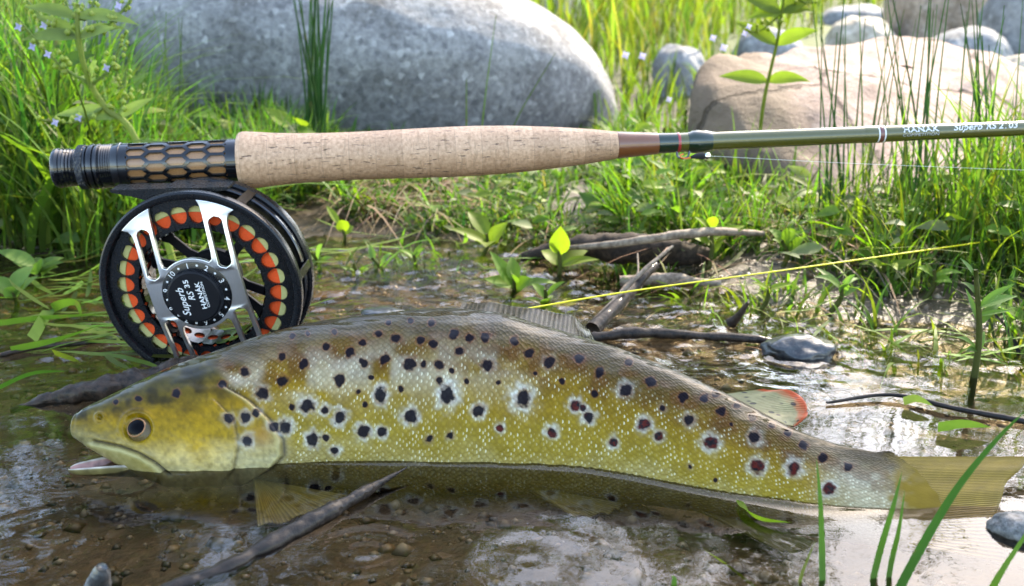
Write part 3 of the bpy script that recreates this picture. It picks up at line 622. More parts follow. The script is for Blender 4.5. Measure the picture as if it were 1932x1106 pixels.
    jc = np.where((lipw > .62)[None, :, None], np.array([.36, .20, .17]), np.where((lipw > .22)[None, :, None], np.array([.40, .36, .31]), np.array([.15, .125, .05])))*np.ones((nj, kj, 1))
    jn = vnoise(J[..., 0]*900, J[..., 1]*900); jc = jc*(1+.9*jn[..., None])
    n0 = len(Pf); z0 = np.zeros(nj*kj)
    body_V.append(J.reshape(-1, 3)); body_F.append(grid_faces(nj, kj, wrap_v=True)+n0); cols_.append(jc.reshape(-1, 3))
    at_d.append(z0-1); at_s.append(z0); at_g.append(z0); at_r.append(z0); at_w.append(z0+.6); uvs.append(np.zeros((nj*kj, 2)))
    mk('body', np.concatenate(body_V), np.concatenate(body_F), m, rt, True, np.concatenate(cols_), np.concatenate(uvs),
       {'dark': np.concatenate(at_d), 'scale': np.concatenate(at_s), 'glint': np.concatenate(at_g), 'redm': np.concatenate(at_r), 'wet': np.concatenate(at_w)})
    # ---- eye, set on the surface at its place
    k = np.argmin(np.where(near.ravel() > .5, np.hypot(px.ravel()-ex, py.ravel()-ey), 1e9)); c0 = Pf[k]; n0v = unit(FN+np.array([-.25, -.15, .05]))
    axu = unit(np.cross(n0v, [0, 0, 1.0])); axv = np.cross(axu, n0v); axu = -axu if axu[0] < 0 else axu
    def cap(rad, bulge, off, r0=0.0, nr=14, nk=48, sy=1.0, cx_=0, cy_=0):
        rr = np.linspace(r0, rad, nr); aa = np.linspace(0, 2*np.pi, nk, endpoint=False); V = []
        for r in rr:
            w = off+bulge*(1-(r/rad)**2) if r0 == 0 else off+bulge*(1-((r-(rad+r0)/2)/((rad-r0)/2))**2)
            V.append(c0+n0v*w+(cx_+r*np.cos(aa))[:, None]*axu+(cy_+r*sy*np.sin(aa))[:, None]*axv)
        return np.concatenate(V), grid_faces(nr, nk, wrap_v=True)
    def sphere_mat(name, c, rough=.08): return simple(name, c, rough, 0, 1.0, 0, 700, .25, crough=.01)
    ei = mk('eye', *cap(.0054, .0032, -.0009), simple('eye_gold_brown', (.085, .052, .006), .4, 0, .12, .1, 900, .5, crough=.04), rt)
    mk('iris', *cap(.0036, .0003, .0014, .0030, 5), simple('iris_copper', (.26, .10, .015), .3, .3, 1.0, 0, 900, .3, crough=.02), ei)
    mk('pupil', *cap(.0032, .0007, .0017, sy=.86), simple('pupil_black', (.002, .002, .003), .2, 0, 0.0, crough=.02, spec=.06), ei)
    # ---- fins: thin double sided webs with raised rays
    def fin_mat(name, c1, c2, edge, spots=False, trans=.35, coat=.4, clear=0.0, rays=190.):
        m, nt, out = mat(name); uv = nd(nt, 'UVMap'); sx = nd(nt, 'SeparateXYZ', {0: uv.outputs[0]})
        nz = nd(nt, 'TexNoise', {'Vector': uv.outputs[0], 'Scale': 7.0, 'Detail': 5.0})
        w = mth(nt, 'SINE', mth(nt, 'MULTIPLY', mth(nt, 'ADD', sx.outputs[0], mth(nt, 'MULTIPLY', nz.outputs[0], 3.0/rays)), rays))
        c = mixc(nt, ramp(nt, mth(nt, 'MULTIPLY_ADD', w, 0.5), [(0.0, 0.0), (0.5, 1.0)]), c1, c2)
        c = mixc(nt, 1.0, c, mixc(nt, nz.outputs[0], (0.6, 0.6, 0.6), (1.4, 1.4, 1.4)), 'MULTIPLY')
        if edge: c = mixc(nt, ramp(nt, mth(nt, 'ADD', sx.outputs[1], mth(nt, 'MULTIPLY', mth(nt, 'SUBTRACT', nz.outputs[0], .5), .35)), [(0.70, 0.0), (0.92, 1.0)]), c, edge)
        if spots:
            mp = nd(nt, 'Mapping', {0: uv.outputs[0], 'Scale': (9, 5, 1)}); vo = nd(nt, 'TexVoronoi', {'Vector': mp.outputs[0], 'Scale': 1.0, 'Randomness': 0.8})
            c = mixc(nt, mth(nt, 'MULTIPLY', ramp(nt, vo.outputs['Distance'], [(0.22, 1.0), (0.34, 0.0)]), 0.85), c, (0.02, 0.022, 0.03))
        p = nd(nt, 'BsdfPrincipled', {'Base Color': c, 'Roughness': 0.3, 'Specular IOR Level': .2, 'Coat Weight': coat, 'Coat Roughness': 0.08, 'Coat IOR': 1.33})
        nt.links.new(nd(nt, 'Bump', {'Height': w.outputs[0], 'Strength': 0.35, 'Distance': 0.0004}).outputs[0], p.inputs['Normal'])
        t = nd(nt, 'BsdfTranslucent', {'Color': c}); x = nd(nt, 'MixShader', {0: trans, 1: p.outputs[0], 2: t.outputs[0]})
        if clear: x = nd(nt, 'MixShader', {0: clear, 1: x.outputs[0], 2: nd(nt, 'BsdfTransparent').outputs[0]})
        nt.links.new(x.outputs[0], out.inputs[0]); return m
    def fin(name, base_pts, edge_pts, mt, thick=.0006, ripple=.0008, nu=70, nv=26, bow=None, ragged=.03):
        b = spline(base_pts, nu); e = spline(edge_pts, nu); vv = np.linspace(0, 1, nv)
        P = b[:, None]+(e-b)[:, None]*vv[None, :, None]
        e = e+(e-b)*(ragged*(vnoise(np.arange(nu)*.9, np.zeros(nu))+.6*vnoise(np.arange(nu)*.31, np.ones(nu))))[:, None]
        nn = np.cross(e[nu//2]-b[nu//2], b[-1]-b[0]); nn = nn/np.linalg.norm(nn)
        uu = np.linspace(0, 1, nu)
        P = P+nn*(ripple*np.sin(uu*22)[:, None, None]*vv[None, :, None])
        if bow is not None: P = P+np.asarray(bow)*(np.sin(vv*np.pi)[None, :, None])
        tk = thick*(1-.75*vv)[None, :, None]
        top = (P+nn*tk).reshape(-1, 3); bot = (P-nn*tk).reshape(-1, 3)
        g = grid_faces(nu, nv); n = nu*nv; Fc = np.concatenate([g, g[:, ::-1]+n])
        uvv = np.stack(np.meshgrid(uu, vv, indexing='ij'), -1).reshape(-1, 2); uvv = np.concatenate([uvv, uvv])
        rimf = [[i*nv+nv-1, (i+1)*nv+nv-1, n+(i+1)*nv+nv-1, n+i*nv+nv-1] for i in range(nu-1)]+[[i, n+i, n+i+1, i+1] for i in range(nv-1)]+[[(nu-1)*nv+i, (nu-1)*nv+i+1, n+(nu-1)*nv+i+1, n+(nu-1)*nv+i] for i in range(nv-1)]
        return mk(name, np.concatenate([top, bot]), np.concatenate([Fc, np.array(rimf)]), mt, rt, True, None, uvv)
    def ridge(x, f=0.97):
        a_, y_, z_, b_ = fsec(np.array([x])); return np.array([x, y_[0]+a_[0]*f*FU[1], z_[0]+a_[0]*f*FU[2]])
    fin('dorsal_fin', [ridge(-.0225), ridge(-.008), ridge(.008), ridge(.022), ridge(.0335)],
        [PY(872, 572, .402), PY(935, 573, .404), PY(1010, 584, .404), PY(1075, 596, .402), PY(1112, 622, .397)], fin_mat('dorsal_web', (.035, .033, .016), (.055, .05, .026), None, True, .35, .6, .25), ripple=.0003)
    fin('adipose_fin', [ridge(.0768), ridge(.083), ridge(.0895), ridge(.096)],
        [PY(1440, 735, .345), PY(1502, 742, .345), PY(1524, 780, .341), PY(1500, 805, .336)], fin_mat('adipose_web', (.30, .27, .12), (.34, .30, .15), (.55, .085, .02), True, .3), ragged=.0, thick=.0011, ripple=.0003)
    tb = lambda f: np.array([.127, .3073+.0148*f*FU[1], .0010+.0148*f*FU[2]])
    tu = unit([0.0, .80, .60])
    ct_ = np.array([.131, .3073, .0010])
    def onp(px_, py_):           # where the line of sight meets the plane of the tail
        nrm_ = np.cross([1.0, -.06, 0], tu); r = ray(px_, py_); return CAMP+r*(np.dot(ct_-CAMP, nrm_)/np.dot(r, nrm_))
    fin('tail_fin', [tb(1.02), tb(.6), tb(.1), tb(-.5), tb(-1.0)], [onp(1938, 862), onp(1926, 884), onp(1898, 912), onp(1890, 940), onp(1880, 985), onp(1900, 1062)],
        fin_mat('tail_web', (.13, .08, .008), (.27, .175, .020), None, False, .12, coat=.2, rays=300.), thick=.0007, ripple=.0002, nu=120)
    mk_p = fin_mat('pectoral_web', (.13, .10, .02), (.24, .19, .05), None, False, .3)
    fin('pectoral_fin', [np.array([-.0935, .335, -.004]), np.array([-.088, .336, -.0065])], [np.array([-.085, .306, -.0085]), np.array([-.068, .318, -.009]), np.array([-.056, .330, -.009])], mk_p)
    fin('pelvic_fin', [np.array([.004, .337, -.008]), np.array([.010, .335, -.0085])], [np.array([.022, .318, -.011]), np.array([.034, .322, -.011]), np.array([.04, .328, -.011])], mk_p)
    fin('anal_fin', [np.array([.064, .318, -.008]), np.array([.086, .312, -.009])], [np.array([.088, .296, -.012]), np.array([.096, .297, -.012]), np.array([.1, .302, -.012])], mk_p)
trout()

# ------------------------------------------------------------------ rod
RA = PD(100, 318, .481); RB = PD(1932, 242, .525); RD = unit(RB-RA)
def rs(px):            # distance along the rod axis seen at this pixel column
    lo, hi = -.2, .9
    for _ in range(50):
        m_ = (lo+hi)/2
        if proj(RA+RD*m_)[0] < px: lo = m_
        else: hi = m_
    return (lo+hi)/2
def rr_(rpx, px): return rpx*depth(RA+RD*rs(px))/F_PX
RE = unit((CAMP-(RA+RD*.2))-RD*np.dot(CAMP-(RA+RD*.2), RD)); RUp = np.cross(RE, RD); RUp = RUp if RUp[2] > 0 else -RUp
def lathe(name, prof, m, parent, k=72, uvs=100.0, caps=True, smooth_ang=40, bumpf=None):
    prof = np.asarray(prof, float); a = np.linspace(0, 2*np.pi, k+1)
    V = []; UV = []
    for i, (s, r) in enumerate(prof):
        rv = r if bumpf is None else r+bumpf(s, a)
        V.append(RA+RD*s+(np.cos(a)*rv)[:, None]*RE+(np.sin(a)*rv)[:, None]*RUp); UV.append(np.stack([np.full(k+1, s*uvs), a*np.mean(prof[:, 1])*uvs], -1))
    V = np.concatenate(V); Fc = grid_faces(len(prof), k+1).tolist()
    if caps: Fc.append(list(range(k))[::-1]); Fc.append(list(range((len(prof)-1)*(k+1), (len(prof)-1)*(k+1)+k)))
    o = mk(name, V, Fc, m, parent, True, None, np.concatenate(UV)); return auto_smooth(o, smooth_ang)
rod = root('fly_rod', RA+RD*.2-RUp*.02, 'olive green fly rod with cork grip held level above the trout', 'fishing rod')
R0 = rr_(41, 300)
def ppx(lst): return [(rs(x), rr_(r, x)) for x, r in lst]
lathe('end_cap', ppx([(104, 30), (105, 34), (108, 37), (114, 38), (117, 36), (119, 35), (122, 37), (126, 34.5), (129, 36), (132, 33.5), (135, 35.5), (138, 33), (141, 35), (144, 33), (147, 35), (150, 33), (152, 33)]), M['black_gloss'], rod)
lathe('locking_ring', [(rs(152+i*1.6), rr_(41-(0 if 0 < i < 9 else 2), 160)) for i in range(10)], M['knurl'], rod, 144, bumpf=lambda s, a: .00022*np.sign(np.sin(a*60+s*5000)))
lathe('locking_nut', ppx([(166, 35), (167, 40.5), (171, 40.5), (172, 37), (175, 37), (176, 42), (180, 43), (184, 42), (185, 38.5), (187, 38.5), (188, 42), (192, 43), (194, 42), (195, 39)]), M['black_gloss'], rod)
lathe('sliding_hood', ppx([(195, 40)]+[(196+i*2.2, 41.5 if i % 2 else 40) for i in range(11)]+[(221, 42), (230, 43), (231, 43.5), (233, 43.5), (234, 41)]), M['black_gloss'], rod)
lathe('wood_insert', ppx([(232, 36.5), (300, 36.5), (380, 36.5), (455, 36.5)]), M['wood_insert'], rod, caps=False)
# open honeycomb barrel over the wood
def barrel():
    bag = Bag(); s0, s1 = rs(246), rs(435); ncol = 5; Lc = (s1-s0)/ncol; nrow = 12; hrow = 2*np.pi/nrow; tk = .0011
    w, w2 = Lc*.64, Lc*.36
    def pt(s, a, r): return RA+RD*np.clip(s, s0-.0001, s1+.0001)+r*(np.cos(a)*RE+np.sin(a)*RUp)
    hexo = [(w, 0), (w2, .5), (-w2, .5), (-w, 0), (-w2, -.5), (w2, -.5)]
    for c in range(ncol):
        for r in range(nrow):
            sc = s0+(c+.5)*Lc; ac = (r+(.5 if c % 2 else 0))*hrow+.1
            O = []; I = []
            n = 4
            for k in range(6):
                (x0, y0), (x1, y1) = hexo[k], hexo[(k+1) % 6]
                for j in range(n):
                    f = j/n; x, y = x0+(x1-x0)*f, y0+(y1-y0)*f
                    O.append((sc+x, ac+y*hrow)); I.append((np.clip(sc+x*.82, s0+.0008, s1-.0008), ac+y*.74*hrow))
            N_ = len(O)
            V = [pt(s, a, R0) for s, a in O]+[pt(s, a, R0) for s, a in I]+[pt(s, a, R0-tk) for s, a in I]
            Fc = [[i, (i+1) % N_, N_+(i+1) % N_, N_+i] for i in range(N_)]+[[N_+i, N_+(i+1) % N_, 2*N_+(i+1) % N_, 2*N_+i] for i in range(N_)]
            bag.add(V, Fc)
    o = bag.build('honeycomb_barrel', M['black_gloss'], rod); return auto_smooth(o, 40)
barrel()
lathe('barrel_ring', [(rs(233), R0+.0001), (rs(248), R0+.0001), (rs(248), R0-.001)], M['black_gloss'], rod, caps=False)
lathe('barrel_ring', [(rs(433), R0-.001), (rs(433), R0+.0001), (rs(453), R0+.0001)], M['black_gloss'], rod, caps=False)
cg = [(451, 0.1), (451, 40), (452, 48), (455, 52), (461, 54), (470, 53.8), (490, 52), (520, 49.2), (560, 46.8), (610, 45.2), (660, 44.8), (720, 45.2), (780, 46.2), (840, 47), (900, 46.6), (950, 45), (1000, 42.2), (1050, 38.4), (1100, 33.6), (1135, 29.4), (1158, 26.2), (1163, 25.2), (1163.3, 20)]
cs = np.array(cg); sxx = [rs(x) for x in cs[:, 0]]
lathe('cork_grip', [(s, rr_(r, x)) for s, (x, r) in zip(sxx, cg)], M['cork'], rod, 120)
lathe('wood_ring', ppx([(1163.4, 18), (1163.5, 25.4), (1165, 25.6), (1190, 23.8), (1215, 22), (1238, 20.5), (1240, 20), (1240.3, 16)]), M['wood_check'], rod)
lathe('green_wrap', ppx([(1240, 16), (1240.5, 19), (1243, 19.3), (1274, 18.6), (1276, 18.8)]), M['green_wrap'], rod, caps=False)
lathe('red_band', ppx([(1276, 18.9), (1277, 19.2), (1280, 19.2), (1281, 18.9)]), M['red_thread'], rod, caps=False)
lathe('blank', ppx([(1281, 18.0), (1297, 18.1), (1301, 18.3), (1306, 20.5), (1318, 21.2), (1332, 20), (1341, 18), (1350, 17.4), (1500, 16.2), (1640, 15.2), (1780, 14.6), (1932, 13.9), (2100, 13.2), (2500, 11.8)]), M['blank'], rod)
lathe('keeper_wrap', ppx([(1296, 18.5), (1301, 19.0), (1306, 21.2), (1318, 21.8), (1332, 20.6), (1341, 18.3)]), M['green_wrap'], rod, caps=False)
lathe('ferrule_wrap', ppx([(1628, 15.4), (1632, 16), (1660, 16), (1664, 15.2)]), M['blank'], rod, caps=False)
for x in (1652, 1663): lathe('silver_band', ppx([(x, 16.1), (x+.3, 16.35), (x+2.2, 16.35), (x+2.5, 16.1)]), M['white'], rod, caps=False)
lathe('bronze_band', ppx([(1655, 16.05), (1655.5, 16.3), (1661.5, 16.3), (1662.5, 16.05)]), M['bronze_thread'], rod, caps=False)
# hook keeper, a little wire loop under the blank
kp = [PD(1277, 287, .4985), PD(1279, 296, .4975), PD(1290, 299, .497), PD(1298, 295, .4975), PD(1301, 286, .4985)]
mk('hook_keeper', *tube(spline(kp, 24), .0005, 8), M['steel'], rod)
# ---- lettering
def text_mesh(s, size, shear=0.0, bold=0.0, sx=1.0):
    cu = bpy.data.curves.new('t', 'FONT'); cu.body = s; cu.size = size; cu.shear = shear; cu.offset = bold; cu.resolution_u = 3; cu.fill_mode = 'FRONT'
    o = bpy.data.objects.new('t', cu); col.objects.link(o); bpy.context.view_layer.update()
    dg = bpy.context.evaluated_depsgraph_get(); me = o.evaluated_get(dg).to_mesh()
    V = np.array([v.co[:] for v in me.vertices]).reshape(-1, 3); Fc = [list(p.vertices) for p in me.polygons]
    o.evaluated_get(dg).to_mesh_clear(); bpy.data.objects.remove(o); bpy.data.curves.remove(cu)
    V = V.copy(); V[:, 0] *= sx; return V, Fc
def rod_text(name, s, px0, px1, ang, hpx, m, shear=0.0, bold=0.0):
    V, Fc = text_mesh(s, 1.0, shear, bold); w = V[:, 0].max()-V[:, 0].min(); V[:, 0] -= V[:, 0].min()
    s0, s1 = rs(px0), rs(px1); h = rr_(hpx, px0)
    cap_h = .73
    ss = s0+V[:, 0]/w*(s1-s0); r = rr_(np.interp((px0+px1)/2, [1640, 1780, 1932], [15.2, 14.6, 13.9]), (px0+px1)/2)
    rl = np.interp(ss, [rs(1640), rs(1780), rs(1932)], [rr_(15.2, 1640), rr_(14.6, 1780), rr_(13.9, 1932)])+.00012
    a = ang+(V[:, 1]/cap_h*h)/r
    mk(name, RA+ss[:, None]*RD+(np.cos(a)*rl)[:, None]*RE+(np.sin(a)*rl)[:, None]*RUp, Fc, m, rod, False)
rod_text('lettering', 'HANÁK', 1698, 1765, .10, 10.5, M['white'], 0, .018)
rod_text('lettering', 'COMPETITION', 1697, 1765, -.42, 5.5, M['grey_print'], 0.1)
rod_text('lettering', 'Superb', 1792, 1846, .10, 12, M['white'], .35, .006)
rod_text('lettering', 'RS 2103', 1853, 1913, .10, 12, M['white'], .3, .006)
rod_text('lettering', '2', 1929, 1936, .10, 10, M['white'], .3)

# ------------------------------------------------------------------ reel
RC = np.array([-.14492, .45245, .03523]); RN = unit([-.04209, -.99286, -.11166]); RAx = unit([.9991, -.04235, 0]); RBx = np.cross(RN, RAx)
RBx = RBx if RBx[2] > 0 else -RBx
roll = R_(11)
mm = .001
def rl(x, y, w, rolled=False):           # millimetres on the reel face, w towards the viewer
    if rolled: x, y = x*math.cos(roll)-y*math.sin(roll), x*math.sin(roll)+y*math.cos(roll)
    return RC+mm*(np.multiply.outer(x, RAx)+np.multiply.outer(y, RBx)+np.multiply.outer(w, RN)) if np.ndim(x) else RC+mm*(x*RAx+y*RBx+w*RN)
reel = root('fly_reel', RC-RBx*.047, 'black fly reel with silver face plate and orange backing', 'fishing reel')
def revolve(name, prof, m, parent=reel, k=128, ang=35, closed=True):
    a = np.linspace(0, 2*np.pi, k, endpoint=False)
    V = np.concatenate([rl(r*np.cos(a), r*np.sin(a), np.full(k, w)) for r, w in prof])
    Fc = grid_faces(len(prof), k, wrap_v=True, wrap_u=closed)
    return auto_smooth(mk(name, V, Fc, m, parent), ang)
revolve('front_ring', [(43.9, -.8), (44.2, -.2), (45.0, .0), (46.6, 0.0), (47.4, -.6), (47.6, -1.6), (47.6, -3.6), (46.9, -4.2), (43.9, -4.2)], M['black_anod'])
revolve('back_ring', [(42.0, -22.5), (46.2, -22.0), (47.4, -22.8), (47.6, -25), (47.4, -27.2), (46.4, -28), (42.0, -28)], M['black_anod'])
revolve('spool_rim', [(41.5, -17), (45.2, -17), (45.8, -17.8), (45.8, -20), (45.0, -21), (41.5, -21)], M['black_gloss'])
revolve('spool_rim', [(43.0, -5.5), (45.0, -5.5), (45.4, -6.2), (45.4, -9), (45.0, -10), (43.0, -10)], M['black_gloss'])
# pillars of the cage
def plate(name, pts2, w0, w1, m, parent, rolled=False, bev=.35):
    bm = bmesh.new(); vs_ = [bm.verts.new(rl(x, y, w0, rolled)) for x, y in pts2]; f = bm.faces.new(vs_)
    r = bmesh.ops.extrude_face_region(bm, geom=[f]); dv = RN*mm*(w1-w0)
    for v in [g for g in r['geom'] if isinstance(g, bmesh.types.BMVert)]: v.co += Vector(dv.tolist())
    bmesh.ops.recalc_face_normals(bm, faces=bm.faces)
    if bev: bmesh.ops.bevel(bm, geom=[e for e in bm.edges if e.calc_face_angle(0) > .9 and len(e.link_faces) == 2], offset=bev*mm, segments=2, affect='EDGES')
    me = bpy.data.meshes.new(name); bm.to_mesh(me); bm.free(); me.materials.append(m)
    o = bpy.data.objects.new(name, me); col.objects.link(o); attach(o, parent); return o
for an in (8, 62, 118, 170, 235, 300):
    c, s = math.cos(R_(an)), math.sin(R_(an)); t = [(46.4, -2.2), (47.3, -2.2), (47.3, 2.2), (46.4, 2.2)]
    plate('pillar', [(r*c-q*s, r*s+q*c) for r, q in t], -25, -2, M['black_gloss'], reel, False, .15)
# perforated flanges and drum: wedge shaped patches round a hole
def perforated(name, nh, r0, r1, rh, hr, mapf, m, parent, thick, arcr=None):
    arcr = arcr or rh
    bag = Bag(); n = 24; half = math.pi/nh
    ph = np.linspace(0, 2*np.pi, n, endpoint=False)
    hx = hr*np.cos(ph); hy = hr*np.sin(ph)
    hx = np.where(np.cos(ph) < -.5, hx*1.18, hx)                    # drops that point inwards
    # wedge outline sampled in the same directions
    for i in range(nh):
        a0 = (i+.5)*2*half+.07
        O = []
        for p_ in ph:
            c, s = math.cos(p_), math.sin(p_); L = 1e9
            if c > 1e-6: L = min(L, (r1-rh)/c)
            if c < -1e-6: L = min(L, (r0-rh)/c)
            if abs(s) > 1e-6: L = min(L, (half*arcr)/abs(s))
            O.append((rh+L*c, L*s/arcr))
        I = [(rh+x, y/arcr) for x, y in zip(hx, hy)]
        V = [mapf(r, a0+t, 0) for r, t in O]+[mapf(r, a0+t, 0) for r, t in I]+[mapf(r, a0+t, thick) for r, t in I]+[mapf(r, a0+t, thick) for r, t in O]
        Fc = []
        for j in range(n):
            k = (j+1) % n; Fc += [[j, k, n+k, n+j], [n+j, n+k, 2*n+k, 2*n+j], [2*n+j, 2*n+k, 3*n+k, 3*n+j]]
        bag.add(V, Fc)
    return auto_smooth(bag.build(name, m, parent), 40)
disc = lambda w0: (lambda r, a, t: rl(r*math.cos(a), r*math.sin(a), w0-t))
perforated('spool_face', 28, 29.8, 43.8, 36.4, 3.85, disc(-3.0), M['black_anod'], reel, 1.4)
perforated('spool_back', 28, 29.8, 44.5, 36.4, 3.85, disc(-22.0), M['black_anod'], reel, 1.4)
perforated('drum', 28, -22.0, -4.4, -12.5, 2.6, lambda r, a, t: rl((29.8-t*.0)*math.cos(a)-t*math.cos(a), 29.8*math.sin(a)-t*math.sin(a), r), M['black_gloss'], reel, 0.9, 29.8)
revolve('orange_backing', [(30.3, -5.2)]+[(30.3+i*.32, -5.2+.13*(i % 2)) for i in range(1, 21)]+[(36.7, -21.5), (30.3, -21.5)], M['orange'], ang=80)
revolve('olive_line', [(36.75, -5.0)]+[(36.75+i*.36, -5.0+.30*(i % 2)) for i in range(1, 9)]+[(39.7, -21.5), (36.75, -21.5)], M['olive_line'], ang=80)
# spokes of the back plate
for an in (48, 138, 168, 228, 318, -20):
    c, s = math.cos(R_(an)), math.sin(R_(an)); t = [(9, -4.5), (16, -2.2), (26, -2.2), (31, -5), (31, 5), (26, 2.2), (16, 2.2), (9, 4.5)]
    plate('back_spoke', [(r*c-q*s, r*s+q*c) for r, q in t], -24.5, -22.3, M['knob_face'], reel)
revolve('back_hub', [(0.01, -21.0), (12, -21.0), (13, -22), (13, -25), (0.01, -25)], M['knob_face'])
revolve('axle', [(6, -4), (6, -22)], M['black_gloss'], closed=False)
# silver plate: one outline with four slots
def silver_plate():
    ri = 43.85
    def arc(cx_, r, a0, a1, n): return [(r*math.cos(R_(a0+(a1-a0)*i/(n-1))), r*math.sin(R_(a0+(a1-a0)*i/(n-1)))) for i in range(n)]
    xi, xo = 12.2, 22.3
    hub = 17.4
    ah = math.degrees(math.acos(xi/hub))
    def arm_right_top():           # counter clockwise from outer edge to inner edge
        ao, ai = math.degrees(math.acos(27.0/ri)), math.degrees(math.acos(11.2/ri))
        return [(xo, 28), (xo+.5, 31), (xo+1.8, 33.2)]+arc(0, ri, ao, ai, 9)+[(11.9, 39.5), (xi, 36), (xi, 18), (xi-.4, 15.2)]
    q1 = arm_right_top()
    top = q1+[(xi-1.5, math.sqrt(hub**2-(xi-1.5)**2)+.6)]+arc(0, hub, ah+9, 180-ah-9, 15)
    q2 = [(-x, y) for x, y in q1[::-1]]
    top += [(-(xi-1.5), math.sqrt(hub**2-(xi-1.5)**2)+.6)]+q2
    bot = [(x, -y) for x, y in top[::-1]]
    outline = top+[(-xo, 8), (-xo, -8)]+bot+[(xo, -8), (xo, 8)]
    def slot(x0, x1, y0, y1):
        m_ = (x0+x1)/2; c = 1.6
        return [(x0, y0+c), (x0+c*.6, y0+.4), (m_, y0-.5), (x1-c*.6, y0+.4), (x1, y0+c), (x1, y1-c), (x1-c*.6, y1-.4), (m_, y1+.5), (x0+c*.6, y1-.4), (x0, y1-c)]
    slots = [slot(sx*17.25-3.1, sx*17.25+3.1, *(yy)) for sx in (-1, 1) for yy in ((10.5, 33), (-33, -10.5))]
    cu = bpy.data.curves.new('plate', 'CURVE'); cu.dimensions = '2D'; cu.fill_mode = 'BOTH'; cu.extrude = 0.9; cu.bevel_depth = .28; cu.bevel_resolution = 1; cu.offset = -.28
    for pl in [outline]+slots:
        sp = cu.splines.new('POLY'); sp.points.add(len(pl)-1); sp.use_cyclic_u = True
        for p_, (x, y) in zip(sp.points, pl): p_.co = (x, y, 0, 1)
    o = bpy.data.objects.new('tmp', cu); col.objects.link(o); bpy.context.view_layer.update()
    dg = bpy.context.evaluated_depsgraph_get(); me = o.evaluated_get(dg).to_mesh()
    V = np.array([v.co[:] for v in me.vertices]); Fc = [list(p.vertices) for p in me.polygons]
    o.evaluated_get(dg).to_mesh_clear(); bpy.data.objects.remove(o); bpy.data.curves.remove(cu)
    # dished: the hub stands proud of the ends
    rad = np.hypot(V[:, 0], V[:, 1]); dz = 4.6*(1-smooth01((rad-18)/26))
    o = mk('face_plate', rl(V[:, 0], V[:, 1], V[:, 2]+dz-1.6, True), Fc, M['silver'], reel); return auto_smooth(o, 30)
silver_plate()
KW = 4.0
revolve('number_ring', [(10.5, KW), (10.5, KW+.35), (15.6, KW+.35), (16.2, KW), (16.2, KW-2.5), (10.5, KW-2.5)], M['black_anod'])
knob = revolve('drag_knob', [(0.01, KW+4.3), (11.6, KW+4.3), (12.3, KW+3.8), (12.6, KW+.3), (12.6, KW-.5), (0.01, KW-.5)], M['knob_face'])
bagk = Bag()
for i in range(90):
    a = 2*np.pi*i/90; da = .016
    bagk.add([rl(12.55*math.cos(a-da), 12.55*math.sin(a-da), KW+.5), rl(12.95*math.cos(a), 12.95*math.sin(a), KW+.5), rl(12.55*math.cos(a+da), 12.55*math.sin(a+da), KW+.5),
              rl(12.35*math.cos(a-da), 12.35*math.sin(a-da), KW+3.7), rl(12.7*math.cos(a), 12.7*math.sin(a), KW+3.7), rl(12.35*math.cos(a+da), 12.35*math.sin(a+da), KW+3.7)], [[0, 1, 4, 3], [1, 2, 5, 4], [3, 4, 5], [2, 1, 0]])
bagk.build('knurling', M['knurl'], knob, False)
def reel_text(name, s, x, y, size, rot, w, m, shear=0.0, bold=0.0, sx=1.0, parent=reel):
    V, Fc = text_mesh(s, size, shear, bold, sx); V[:, 0] -= (V[:, 0].min()+V[:, 0].max())/2; V[:, 1] -= (V[:, 1].min()+V[:, 1].max())/2
    c, s_ = math.cos(rot), math.sin(rot)
    X, Y = V[:, 0]*c-V[:, 1]*s_+x, V[:, 0]*s_+V[:, 1]*c+y
    mk(name, rl(X, Y, np.full(len(X), w), True), Fc, m, parent, False)
for i in range(10):
    a = math.pi/2-i*math.pi/5; reel_text('numeral', str(i+1), 14.2*math.cos(a), 14.2*math.sin(a), 3.7, a-math.pi/2, KW+.5, M['white'], 0, .03)
    a2 = a-math.pi/10; b_ = Bag(); aa = np.linspace(0, 2*np.pi, 14, endpoint=False)
    mk('index_dot', rl(14.3*math.cos(a2)+.55*np.cos(aa), 14.3*math.sin(a2)+.55*np.sin(aa), np.full(14, KW+.5), True), [list(range(14))], M['white'], reel, False)
KT = KW+4.42
reel_text('lettering', 'Superb', -4.9, -1.2, 4.9, math.pi/2, KT, M['white'], .35, .03, 1.0, knob)
reel_text('lettering', 'RS', -1.0, 1.2, 4.2, math.pi/2, KT, M['white'], .3, .03, 1.0, knob)
reel_text('lettering', '35', -1.4, 7.0, 3.3, math.pi/2, KT, M['white'], .0, .06, 1.3, knob)
reel_text('lettering', 'HANÁK', 3.2, .5, 3.1, math.pi/2, KT, M['white'], 0, .06, 1.22, knob)
reel_text('lettering', 'COMPETITION', 5.6, .5, 1.65, math.pi/2, KT, M['white'], 0, .02, 1.15, knob)
